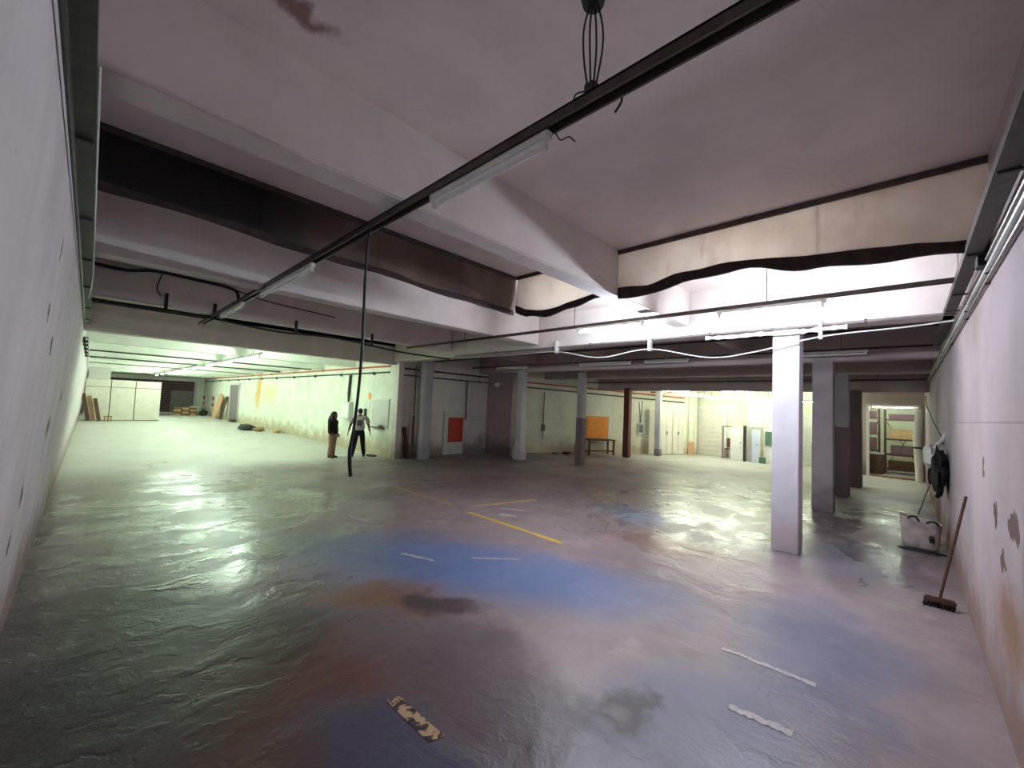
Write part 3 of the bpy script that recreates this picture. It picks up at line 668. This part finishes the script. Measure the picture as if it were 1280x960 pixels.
# ------------------------------------------------------------ far room
def slatted(name, x0, x1, y, z0, z1, n, mat, label, horiz=True, cat='shutter'):
    t = thing(name, label, cat, ((x0+x1)/2, y, z0))
    obj('frame', box(box(B(x0-.07, x0, y-.05, y+.05, z0, z1+.08), x1, x1+.07, y-.05, y+.05, z0, z1+.08), x0, x1, y-.05, y+.05, z1, z1+.08), m_white, t)
    me = None
    for i in range(n):
        h = (z1-z0)/n
        o = obj('slat', B(x0, x1, y-.02, y+.02, z0+i*h+.006, z0+(i+1)*h-.006, bev=.006), mat, t)
    return t
slatted('roller_shutter', -8.15, -6.5, 22.2, 0, 2.35, 10, m_panel, 'cream slatted shutter between far corner and the low doorway')
slatted('roller_shutter', -3.35, -2.55, 22.2, 0, 2.2, 8, m_white, 'narrow white slatted shutter at the right end of the far room')
t = thing('doorway_frame', 'low grey doorway frame left of the white door', 'door frame', (-6.1, 21.3, 0))
for x in (-6.34, -5.96): obj('post', B(x-.03, x+.03, 21.27, 21.33, 0, 1.5), m_greypan, t)
obj('lintel', B(-6.37, -5.93, 21.27, 21.33, 1.5, 1.56), m_greypan, t)
t = thing('chair', 'dark chair seen through the low doorway', 'chair', (-6.15, 21.75, 0))
obj('seat', B(-6.35, -5.97, 21.6, 21.95, .42, .47, bev=.01), m_wood_d, t); obj('backrest', B(-6.35, -5.97, 21.93, 21.97, .5, .95, bev=.01), m_wood_d, t)
for x in (-6.33, -5.99):
    for y in (21.62, 21.93): obj('leg', B(x-.02, x+.02, y-.02, y+.02, 0, .42), m_wood_d, t)
def door(x0, x1, y, H, mat, label, rot=0):
    t = thing('door_panel', label, 'door', (x0, y, 0), rz=rot)
    L = x1-x0
    obj('leaf', B(0, L, -.02, .02, 0.01, H, bev=.005), mat, t, local=True)
    obj('moulding', B(.1, L-.1, -.028, -.018, .15, H-.12, bev=.004), mat, t, local=True)
    obj('handle', T([(L-.06, -.05, H*.55), (L-.16, -.05, H*.55)], .01, 8), m_dark, t, local=True)
    return t
door(-5.93, -5.38, 21.05, 1.52, m_white, 'white door leaf standing beside the low doorway')
tag(obj('jamb_post', B(-5.37, -5.28, 20.95, 21.15, 0, 1.62, bev=.006), m_dark), 'dark post between the white and lilac doors', 'post')
door(-5.05, -4.72, 21.12, 1.48, m_lilac, 'lilac door leaf between the dark post and green board')
t = thing('partition', 'pale lime partition wall with white lower panels in the far room', 'partition', (-4.3, 21.3, 0))
obj('upper_panel', B(-5.27, -4.62, 21.25, 21.35, 1.62, 2.72, bev=.006), m_lime, t); obj('upper_panel', B(-4.60, -3.4, 21.25, 21.35, 1.62, 2.72, bev=.006), m_lime, t)
obj('lower_panel', B(-4.62, -3.4, 21.25, 21.35, 0, 1.60, bev=.006), m_white, t); obj('lower_panel', B(-5.27, -5.07, 21.25, 21.35, 0, 1.60, bev=.006), m_lite, t)
obj('rail', B(-5.27, -3.4, 21.23, 21.36, 1.595, 1.625), m_white, t)
tag(obj('chalkboard', B(-4.55, -3.6, 21.19, 21.248, .80, 1.42, bev=.006), m_green), 'dark green board fixed on the lower partition panel', 'board')
tag(obj('bin', prism(bmesh.new(), [(-4.72, 20.9), (-4.5, 20.9), (-4.5, 21.1), (-4.72, 21.1)], 0, .26), m_green), 'small dark green box on the floor below the board', 'box')
bm = bmesh.new()
# cream tall cupboards at the end of the slanted wall
def along(s, off=0.0): return a0 + d*s - nrm*off
for i, s in enumerate((7.95, 8.63, 9.31)):
    t = thing('cupboard', ['tall cream cupboard on the slanted wall next to the white column', 'tall cream cupboard in the middle of the three', 'tall cream cupboard closest to the far corner'][i], 'cupboard', along(s, .15), rz=math.atan2(d.y, d.x))
    obj('body', B(-.33, .33, -.12, .14, 0, 2.2, bev=.008), m_wall_far, t, local=True)
    for k in (0, 1):
        dd = obj('door', B(-.32+.325*k, -.01+.325*k, -.14, -.12, .05, 2.15, bev=.004), m_panel, t, local=True)
        obj('handle', B(-.035+.05*k, -.02+.05*k, -.165, -.138, 1.0, 1.15), m_groove, dd, local=True)
# switch box with two wires on the slanted wall
def wallbox(name, s, z0, z1, w, mat, label, cat, th=.06):
    t = thing(name, label, cat, along(s, .0), rz=math.atan2(d.y, d.x)); return t
t = wallbox('switch_box', 7.3, 1, 1.5, .3, m_lite, 'pale switch box with two drop wires on the slanted wall', 'switch box')
obj('box', B(-.16, .16, -.08, .0, .95, 1.5, bev=.01), m_lite, t, local=True)
obj('cover', B(-.11, .11, -.09, -.079, 1.05, 1.42, bev=.004), m_groove, t, local=True)
for k in (-1, 1): obj('wire', T([(k*.02, -.02, 1.49), (k*.02, -.02, 1.8), (k*.1, -.02, 2.55)], .012, 6), m_dark, t, local=True)
# orange board and wooden table
t = thing('notice_board', 'orange notice board on the slanted wall above the wooden table', 'board', along(4.95), rz=math.atan2(d.y, d.x))
obj('panel', B(-.55, .55, -.045, 0, .72, 1.72, bev=.006), m_orange, t, local=True)
obj('border', B(-.60, .60, -.03, 0, .68, 1.76), m_tan, t, local=True)
t = thing('table', 'low wooden table under the orange board', 'table', along(4.85, .42), rz=math.atan2(d.y, d.x))
obj('tabletop', B(-.68, .68, -.32, .32, .66, .71, bev=.008), m_wood_d, t, local=True)
for sx in (-.62, .62):
    for sy in (-.27, .27): obj('leg', B(sx-.035, sx+.035, sy-.035, sy+.035, 0, .66), m_wood_d, t, local=True)
obj('stretcher', B(-.6, .6, -.03, .03, .14, .19), m_wood_d, t, local=True)
for sx in (-.62, .62): obj('stretcher', B(sx-.02, sx+.02, -.25, .25, .14, .19), m_wood_d, t, local=True)
tag(obj('debris', blob(-11.1, 15.2, .06, .2, .15, .06, 4, .4), m_wood_d, sm=True), 'dark heap on the floor near the wooden table end', 'debris')
# pipes along the slanted wall
for k, (off, za, zb_, mat, lab, r) in enumerate(((.07, 2.98, 2.62, m_dark, 'dark pipe along the slanted wall of the far room', .025), (.10, 3.2, 2.85, m_redpipe, 'red pipe above the dark one along the slanted wall', .03))):
    t = thing('pipe_run', lab, 'pipe', along(5, off)); p0, p1 = along(.6, off), along(9.8, off)
    obj('pipe', T([(p0.x, p0.y, za), (p1.x, p1.y, zb_)], r, 8), mat, t, sm=True)
    for s in (2, 4, 6, 8): 
        q = along(s, off/2); zz = za+(zb_-za)*(s-.6)/9.2
        obj('clip', B(q.x-.05, q.x+.05, q.y-.05, q.y+.05, zz-.02, zz+.02), m_dark, t)
t = thing('red_valve', 'red branched pipes crossing under the far room ceiling', 'pipe', (-9, 19.5, 3))
obj('pipe', T([(-9.05, 19.2, 3.05), (-7.9, 19.75, 3.1)], .035, 8), m_redpipe, t, sm=True); obj('pipe', T([(-9.1, 18.8, 3.15), (-7.95, 20.9, 3.15)], .03, 8), m_redpipe, t, sm=True)
obj('hanger_rod', T([(-8.7, 19.37, 3.06), (-8.7, 19.37, 3.56)], .008, 6), m_dark, t)
# leaning board by the slim white column, thin post fixtures
mt = Matrix.Translation((-11.62, 12.05, 0)) @ Matrix.Rotation(math.radians(12), 4, 'X')
tag(obj('leaning_board', B(-.22, .22, -.02, .02, 0.01, 1.1, mtx=Matrix.Translation((-11.3, 12.02, 0)) @ Matrix.Rotation(math.radians(-13), 4, 'X')), m_lite), 'pale board leaning on the brown pier behind the slim white column', 'board')
t = thing('meter_pipe', 'grey drop pipe with small box on the slanted wall left of the brown column', 'pipe', along(2.2), rz=math.atan2(d.y, d.x))
obj('pipe', T([(0, -.04, .6), (0, -.04, 2.78)], .02, 8), m_groove, t, local=True, sm=True); obj('box', B(-.08, .08, -.08, 0, 1.0, 1.3, bev=.006), m_groove, t, local=True)
tag(obj('floor_drain', lathe(bmesh.new(), [(.16, 0), (.15, .03), (.05, .035)], -11.5, 14.9, 16), m_black, sm=True), 'small black lump on the floor by the slanted wall', 'debris')

# ------------------------------------------------------------ middle wall
t = thing('fire_cabinet', 'red panel in a white frame on the grey middle wall', 'fire cabinet', (-13.4, 10.4, .5))
obj('frame', B(-13.4, -13.36, 9.98, 11.0, .0, 1.75, bev=.006), m_lite, t)
obj('red_panel', B(-13.365, -13.33, 10.2, 10.95, .50, 1.50, bev=.006), m_red, t)
obj('drop_pipe', T([(-13.36, 11.08, 1.4), (-13.36, 11.08, 3.02)], .03, 8), m_groove, t, sm=True)
t = thing('drop_pipe', 'dark vertical pipe beside the round white column', 'pipe', (-13.33, 8.9, 0))
obj('pipe', T([(-13.0, 8.32, 0), (-13.0, 8.32, 3.4)], .03, 8), m_groove, t, sm=True); obj('sleeve', T([(-13.0, 8.32, 0), (-13.0, 8.32, 1.55)], .05, 8), m_wood_d, t, sm=True)
tag(obj('leaning_plank', B(-.04, .04, -.06, .06, 0, 1.15, mtx=Matrix.Translation((-13.10, 8.22, 0)) @ Matrix.Rotation(math.radians(-8), 4, 'Y') @ Matrix.Rotation(math.radians(5), 4, 'X')), m_wood_d), 'dark plank leaning on the grey wall near the corner', 'plank')
for k, (z, mat, r, lab) in enumerate(((3.30, m_dark, .03, 'dark pipe along the top of the grey middle wall'), (3.05, m_tray, .025, 'grey pipe lower on the grey middle wall'))):
    t = thing('pipe_run', lab, 'pipe', (-13.36, 10, z)); obj('pipe', T([(-13.365, 7.96, z), (-13.365, 12.28, z)], r, 8), mat, t, sm=True)
    for y in (8.5, 9.6, 10.8, 11.8): obj('clip', B(-13.405, -13.36, y-.02, y+.02, z-.04, z+.04), m_dark, t)
t = thing('spot_lamp', 'small unlit spot lamp on the brown pier top', 'lamp', (-12.5, 12.25, 2.9))
obj('arm', T([(-12.5, 12.3, 3.0), (-12.5, 12.05, 3.0)], .015, 6), m_white, t); obj('head', lathe(bmesh.new(), [(.04, 2.85), (.11, 2.9), (.1, 3.02), (.04, 3.05)], -12.5, 12.0, 14), m_white, t, sm=True)

# ------------------------------------------------------------ left room
W = 7.75
t = thing('pipe_run', 'orange red pipe along the top of the left room side wall', 'pipe', (-30, W-.05, 3.3))
obj('pipe', T([(-13.8, W-.05, 3.37), (-49.1, W-.05, 3.37)], .035, 8), m_redpipe, t, sm=True)
for x in range(-48, -14, 4): obj('clip', B(x-.03, x+.03, W-.1, W, 3.33, 3.41), m_dark, t)
t = thing('pipe_run', 'thin dark cable tray under the red pipe in the left room', 'cable tray', (-30, W-.05, 3.2))
obj('pipe', T([(-13.8, W-.05, 3.14), (-49.1, W-.05, 3.14)], .03, 8), m_dark, t, sm=True)
for x in range(-48, -13, 3): obj('clip', B(x-.03, x+.03, W-.09, W, 3.06, 3.18), m_dark, t)
t = thing('electric_box', 'pale electric box with drop cable behind the two people', 'electric box', (-17.1, W, 1.2))
obj('box', B(-17.5, -16.75, W-.16, W, 1.22, 1.95, bev=.015), m_lite, t); obj('door', B(-17.45, -16.8, W-.175, W-.155, 1.27, 1.9, bev=.006), m_white, t)
obj('drop_cable', T([(-17.1, W-.06, 1.94), (-17.1, W-.06, 2.3), (-17.05, W-.06, 3.1)], [.03, .06, .06], 8), m_dark, t, sm=True)
tag(obj('intercom', B(-15.66, -15.5, W-.06, W, 1.35, 1.72, bev=.01), m_black), 'small black intercom on the bright wall beside the man', 'intercom')
t = thing('sign_plate', 'small orange and white sign on the bright wall', 'sign', (-15.3, W, 1.9))
obj('orange_plate', B(-15.42, -15.22, W-.02, W, 2.1, 2.35), m_orange, t); obj('white_plate', B(-15.40, -15.24, W-.02, W, 1.75, 2.08), m_white, t)
t = thing('white_board', 'white board with rim on the bright wall near its corner', 'board', (-14.4, W, 1.1))
obj('panel', B(-15.0, -13.75, W-.03, W, 1.05, 2.1, bev=.004), m_lite, t); obj('top_trim', B(-15.05, -13.7, W-.05, W, 2.1, 2.14), m_white, t)
obj('tray', B(-14.9, -14.0, W-.14, W-.02, 1.02, 1.06), m_groove, t); obj('rag', blob(-14.25, W-.08, 1.09, .16, .06, .06, 2, .3), m_groove, t, sm=True)
tag(obj('floor_mat', lathe(bmesh.new(), [(.28, 0), (.27, .03), (.1, .05)], -14.35, 7.45, 16, .6), m_black, sm=True), 'small black lump on the floor below the white board', 'debris')
tag(obj('debris', blob(-28.0, 6.6, .13, .75, .45, .17, 6, .5), m_black, sm=True), 'black heap of rubbish on the left room floor', 'debris')
tag(obj('debris', blob(-26.7, 6.9, .10, .45, .25, .12, 11, .5), m_wood, sm=True), 'tan heap of rubbish beside the black one', 'debris')
tag(obj('debris', blob(-25.4, 7.45, .10, .4, .18, .12, 13, .5), m_card, sm=True), 'small tan rubbish at the foot of the stained wall', 'debris')
tag(obj('debris', blob(-35.9, 7.45, .08, .6, .2, .09, 17, .5), m_wood_d, sm=True), 'low dark rubbish by the grey side door', 'debris')
t = thing('side_door', 'tall pale grey door in the bright side wall', 'door', (-36.8, W, 0))
obj('leaf', B(-38.2, -35.6, W-.05, W, 0.01, 2.75, bev=.01), m_greypan, t); obj('frame', box(box(B(-38.35, -38.2, W-.07, W, 0, 2.85), -35.6, -35.45, W-.07, W, 0, 2.85), -38.35, -35.45, W-.07, W, 2.75, 2.88), m_lite, t)
tag(obj('leaning_board', B(-.75, .75, -.04, .04, 0, 1.95, mtx=Matrix.Translation((-41.0, 7.2, 0.02)) @ Matrix.Rotation(math.radians(-13), 4, 'X') @ Matrix.Rotation(math.radians(14), 4, 'Y')), m_tan), 'tan board leaning on the side wall beyond the grey door', 'board')
tag(obj('leaning_board', B(-.25, .25, -.04, .04, 0, 1.85, mtx=Matrix.Translation((-39.0, 7.32, 0.01)) @ Matrix.Rotation(math.radians(-11), 4, 'X')), m_wood_d), 'narrow dark board next to the leaning tan board', 'board')
for x, lab in ((-44.4, 'red and white fire sign beside the leaning tan board'), (-48.6, 'red and white fire sign next to the brown shutter')):
    t = thing('fire_sign', lab, 'sign', (x, W, .9)); obj('plate', B(x-.55, x+.55, W-.03, W, .75, 1.85), m_white, t)
    obj('red_mark', B(x-.35, x+.35, W-.05, W-.028, 1.4, 1.75), m_red, t); obj('red_mark', B(x-.35, x+.35, W-.05, W-.028, .85, 1.15), m_red, t)
t = thing('waste_bin', 'grey rounded bin by the end of the side wall', 'bin', (-47.7, 7.0, 0))
obj('body', lathe(bmesh.new(), [(.35, 0), (.45, .05), (.5, .6), (.48, .66)], -47.7, 7.0, 18), m_lite, t, sm=True); obj('lid', lathe(bmesh.new(), [(.52, .65), (.5, .72), (.2, .8)], -47.7, 7.0, 18), m_white, t, sm=True)
tag(obj('waste_sack', blob(-44.9, 7.15, .22, .45, .3, .24, 21, .4), m_black, sm=True), 'black sack on the floor beside the grey bin', 'sack')
# pallet stack
t = thing('pallet_stack', 'low stack of timber in front of the brown shutter', 'timber', (-46.0, 6.0, 0))
for k in range(4):
    for j in range(3):
        obj('plank', B(-46.6, -45.5, 5.2+j*.55, 5.68+j*.55, .02+k*.17, .14+k*.17, bev=.01), m_wood if (k+j) % 2 else m_card, t)
    if k < 3:
        for y in (5.3, 6.7): obj('bearer', B(-46.6, -45.5, y, y+.1, .14+k*.17, .19+k*.17), m_wood_d, t)
for y in (5.3, 6.7): obj('bearer', B(-46.6, -45.5, y, y+.1, 0, .022), m_wood_d, t)
for k, x in enumerate((-21.3, -26.0, -31.5)):
    t = thing('ceiling_pipe', ['dark pipe under the left room ceiling, first beyond the deep beam', 'dark pipe under the left room ceiling, second beyond the deep beam', 'dark pipe under the left room ceiling before the cabinets'][k], 'pipe', (x, 3.5, 3.45))
    obj('pipe', T([(x, -.1, 3.46), (x, 7.6, 3.46)], .035, 8), m_dark, t, sm=True)
    for y in (.4, 2.4, 4.6, 6.8): obj('hanger_rod', T([(x, y, 3.46), (x, y, 4.06)], .008, 6), m_dark, t)
# big brown shutter at the end with grey sub-panel
t = thing('roller_shutter', 'large brown shutter closing the end of the left room', 'shutter', (-49.3, 4.2, 0))
for i in range(13): obj('slat', B(-49.4, -49.3, 1.2, 7.0, .12+i*.225, .12+(i+1)*.225-.01, bev=.01), m_maroon, t)
obj('head_box', B(-49.5, -49.1, 1.1, 7.1, 3.05, 3.38), m_white, t)
obj('grey_panel', B(-49.29, -49.2, 5.3, 6.95, .12, 2.15, bev=.01), m_greypan, t)
obj('guide', B(-49.5, -49.2, 7.0, 7.2, 0, 3.4), m_lite, t); obj('guide', B(-49.5, -49.2, 1.05, 1.2, 0, 3.4), m_lite, t)
obj('sill', B(-49.5, -49.2, 1.2, 7.0, 0, .11), m_white, t)
struct(obj('wall_shutter_side', B(-49.6, -49.2, 7.2, 7.75, 0, 4.05), m_wall_lr))
# cabinet wall
edges = [-.2, .97, 2.15, 3.46]
for i, (ya, yb) in enumerate(zip(edges, edges[1:])):
    t = thing('tall_cabinet', ['cream partition cabinet beside the left wall with planks before it', 'cream partition cabinet in the middle of the three', 'cream partition cabinet at the free end of the three'][i], 'cabinet', (-37.4, (ya+yb)/2, 0))
    obj('body', B(-38.0, -37.05, ya+.015, yb-.015, 0, 2.62), m_groove, t)
    obj('lower_panel', B(-37.05, -37.0, ya+.02, yb-.02, .04, 2.15, bev=.01), m_panel, t); obj('upper_panel', B(-37.05, -37.0, ya+.02, yb-.02, 2.18, 2.64, bev=.01), m_panel, t)
    obj('top', B(-38.0, -37.0, ya+.015, yb-.015, 2.62, 2.65), m_panel, t)
tag(obj('top_box', B(-38.2, -37.2, -.1, .9, 2.655, 3.40, bev=.01), m_lite), 'pale box standing on the cabinet by the left wall', 'box')
for k in range(3):
    tag(obj('leaning_plank', B(-.03, .03, -.09, .09, 0, 1.75-.15*k, mtx=Matrix.Translation((-36.62+.09*k, 0.06+.24*k, 0.01)) @ Matrix.Rotation(math.radians(-10), 4, 'Y') @ Matrix.Rotation(math.radians(10), 4, 'X')), (m_wood_d, m_wood, m_wood_d)[k]),
        ('dark plank leaning on the cabinets close to the left wall', 'lighter brown plank leaning on the cabinets', 'shortest dark plank leaning on the cabinets')[k], 'plank')
tag(obj('low_stool', box(box(box(B(-36.2, -35.9, .75, 1.1, .30, .35), -36.2, -36.15, .75, .8, 0, .30), -36.2, -36.15, 1.05, 1.1, 0, .3), -35.95, -35.9, .9, .95, 0, .3), m_wood), 'low brown stool in front of the cabinets', 'stool')

# ------------------------------------------------------------ people
def skin(name, V, E, mat, parent, sub=2, extra=None, root=0, fat=1.1):
    me = bpy.data.meshes.new(name); me.from_pydata([v[:3] for v in V], E, []); me.update()
    o = bpy.data.objects.new(name, me); C.objects.link(o)
    md = o.modifiers.new('skin', 'SKIN'); md.use_smooth_shade = True; md.branch_smoothing = .4
    if not me.skin_vertices: 
        bpy.context.view_layer.objects.active = o
    sv = me.skin_vertices[0].data
    for i, v in enumerate(V):
        r = v[3]; sv[i].radius = tuple(q*fat for q in r) if isinstance(r, tuple) else (r*fat, r*fat)
        sv[i].use_root = (i == root)
    s = o.modifiers.new('sub', 'SUBSURF'); s.levels = sub; s.render_levels = sub
    dg = bpy.context.evaluated_depsgraph_get(); ev = o.evaluated_get(dg)
    nm = bpy.data.meshes.new_from_object(ev); nm.name = name
    bpy.data.objects.remove(o)
    if extra:
        bm = bmesh.new(); bm.from_mesh(nm); extra(bm); bm.to_mesh(nm); bm.free()
    nm.materials.clear(); nm.materials.append(mat); smooth(nm, 180)
    o = bpy.data.objects.new(name, nm); C.objects.link(o); o.parent = parent
    return o
def ell(bm, c, r, seg=14):
    rr = bmesh.ops.create_uvsphere(bm, u_segments=seg, v_segments=seg-4, radius=1)
    for v in rr['verts']: v.co = Vector((c[0]+v.co.x*r[0], c[1]+v.co.y*r[1], c[2]+v.co.z*r[2]))
def hand(bm, wrist, dirv, side):
    """palm and five fingers, hanging; side=+1 thumb toward +y (forward)"""
    w_ = Vector(wrist); dv = Vector(dirv).normalized(); fw = Vector((0, 1, 0)); 
    c = w_ + dv*.05; ell(bm, c, (.018, .04, .055), 10)
    for k in range(4):
        b = w_ + dv*.09 + fw*(.03-.02*k); L = (.07, .08, .075, .058)[k]
        tube(bm, [b, b+dv*L*.5+Vector((-side*.008, 0, 0)), b+dv*L+Vector((-side*.025, 0, 0))], [.0095, .0085, .007], 6)
    b = w_ + dv*.035 + fw*.035
    tube(bm, [b, b+dv*.03+fw*.022, b+dv*.06+fw*.026+Vector((-side*.012, 0, 0))], [.012, .0105, .008], 6)
def head(bm, z, y, r=.095):
    ell(bm, (0, y, z), (r*.80, r, r*1.22), 18)
    ell(bm, (0, y+r*.35, z-r*.75), (r*.55, r*.6, r*.45), 12)          # jaw
    ell(bm, (0, y+r*1.0, z-r*.18), (r*.14, r*.2, r*.24), 8)           # nose
    for s in (-1, 1):
        ell(bm, (s*r*.8, y-.005, z-r*.1), (r*.1, r*.2, r*.3), 8)      # ears
        ell(bm, (s*r*.33, y+r*.88, z+r*.05), (r*.14, r*.1, r*.09), 8)  # eyes
    ell(bm, (0, y+r*.87, z-r*.62), (r*.3, r*.1, r*.07), 8)            # lips
def person(label, loc, facing, H, kind):
    t = thing('person', label, 'person', loc, rz=math.atan2(facing[1], facing[0]) - math.pi/2)
    k = H/1.72
    man = kind == 'man'
    sp = .10; st = .09 if man else .02
    ay, az = (.06, .0) if man else (.10, .0)
    hipw = .10; sh = .235 if man else .165
    # joints (x side, y forward, z up)
    V = [(0, 0, .98, (.13, .10)), (0, 0, 1.15, (.125, .09)), (0, .0, 1.32, (.15, .10)), (0, -.01, 1.44, (.09, .07)), (0, .01, 1.53, .052)]
    E = [(0, 1), (1, 2), (2, 3), (3, 4)]
    ends = []
    for s in (-1, 1):
        b = len(V)
        V += [(s*hipw, 0, .92, .085), (s*(hipw+st*.4), .02*s, .52, .058), (s*(hipw+st), -.02, .12, .042), (s*(hipw+st), .0, .05, .045), (s*(hipw+st+.01), .13, .035, .036)]
        E += [(0, b), (b, b+1), (b+1, b+2), (b+2, b+3), (b+3, b+4)]
        b = len(V)
        if man: V += [(s*sh, -.01, 1.41, .058), (s*(sh+.07), -.02, 1.14, .043), (s*(sh+.13), .03, .90, .030)]
        else: V += [(s*sh, -.01, 1.39, .055), (s*(sh+.04), -.03, 1.13, .042), (s*(sh-.02), .10, .93, .030)]
        E += [(3, b), (b, b+1), (b+1, b+2)]; ends.append((V[b+2][:3], s, V[b+1][:3]))
    V = [(x*k, y*k, z*k, tuple(q*k for q in r) if isinstance(r, tuple) else r*k) for x, y, z, r in V]
    def ex(bm):
        head(bm, 1.615*k, .03*k)
        for p, s, pe in ends:
            dv = Vector(p)-Vector(pe); hand(bm, Vector(p)*k, dv.normalized(), s)
    skin('body', V, E, m_skin, t, 2, ex)
    def g(v, a): return (v[0], v[1], v[2], tuple(q+a for q in v[3]) if isinstance(v[3], tuple) else v[3]+a)
    # trousers
    hz = .95*k
    TV = [(0, 0, (1.05 if man else 1.0)*k, (.155*k, .12*k)), (0, 0, .92*k, (.16*k, .125*k))]; TE = [(0, 1)]
    for s in (-1, 1):
        b = len(TV); TV += [(s*hipw*k, 0, .84*k, .10*k), (s*(hipw+st*.4)*k, .02*s*k, .52*k, .078*k), (s*(hipw+st)*k, -.018*k, .14*k, .062*k), (s*(hipw+st)*k, -.018*k, .08*k, .06*k)]
        TE += [(1, b), (b, b+1), (b+1, b+2), (b+2, b+3)]
    skin('trousers', TV, TE, m_slack if man else m_trou, t, fat=1.15 if man else 1.35)
    # top
    low = .84 if not man else .89
    SV = [(0, 0, low*k, (.185*k, .15*k)) if not man else (0, 0, low*k, (.165*k, .125*k)), (0, 0, 1.12*k, (.17*k, .135*k)), (0, 0, 1.30*k, (.175*k, .125*k)), (0, -.01*k, 1.43*k, (.12*k, .095*k)), (0, 0, 1.475*k, (.075*k, .07*k))]
    SE = [(0, 1), (1, 2), (2, 3), (3, 4)]
    for s in (-1, 1):
        b = len(SV)
        if man: SV += [(s*sh*k, -.01*k, 1.41*k, .078*k), (s*(sh+.045)*k, -.016*k, 1.24*k, .07*k), (s*(sh+.06)*k, -.02*k, 1.18*k, .068*k)]; SE += [(3, b), (b, b+1), (b+1, b+2)]
        else: SV += [(s*sh*k, -.01*k, 1.39*k, .075*k), (s*(sh+.04)*k, -.03*k, 1.13*k, .062*k), (s*(sh-.01)*k, .085*k, .955*k, .05*k)]; SE += [(3, b), (b, b+1), (b+1, b+2)]
    top = skin('shirt' if man else 'jacket', SV, SE, m_tee if man else m_top_b, t, fat=1.25 if man else 1.38)
    for s in (-1, 1):
        bm = bmesh.new(); x = s*(hipw+st)*k
        tube(bm, [(x, -.08*k, .045*k), (x, -.02*k, .05*k), (x, .08*k, .04*k), (x+s*.01, .17*k, .03*k)], [.035*k, .048*k, .045*k, .028*k], 10)
        for v in bm.verts: v.co.z = max(v.co.z, .0)
        obj('shoe', bm, m_shoe, t, sm=True, local=True)
    bm = bmesh.new()
    if man:
        ell(bm, (0, .015*k, 1.655*k), (.088*k, .105*k, .095*k), 16)
        for v in bm.verts:
            if v.co.y > .085*k and v.co.z < 1.69*k: v.co.y = .085*k
            v.co.z = max(v.co.z, 1.56*k)
        obj('hair', bm, m_hair, t, sm=True, local=True)
        obj('back_print', B(-.09*k, .09*k, -.152*k, -.13*k, 1.12*k, 1.32*k, bev=.01), m_print, t, local=True)
    else:
        ell(bm, (0, .0, 1.63*k), (.115*k, .135*k, .15*k), 18)
        for v in bm.verts:
            if v.co.y > .055*k and v.co.z < 1.68*k: v.co.y = .055*k
        ell(bm, (0, -.03*k, 1.46*k), (.15*k, .13*k, .17*k), 16); ell(bm, (0, -.1*k, 1.38*k), (.17*k, .10*k, .26*k), 16)
        ell(bm, (0, -.1*k, 1.25*k), (.13*k, .075*k, .2*k), 16)
        obj('long_hair', bm, m_hair, t, sm=True, local=True)
    return t
person('person in a black top and beige trousers with long dark hair, seen side on', (-14.5, 6.04, 0), (.78, .62), 1.57, 'woman')
person('person in a pale shirt and black trousers seen from behind the dangling cable', (-14.31, 6.91, 0), (-.9, .44), 1.73, 'man')
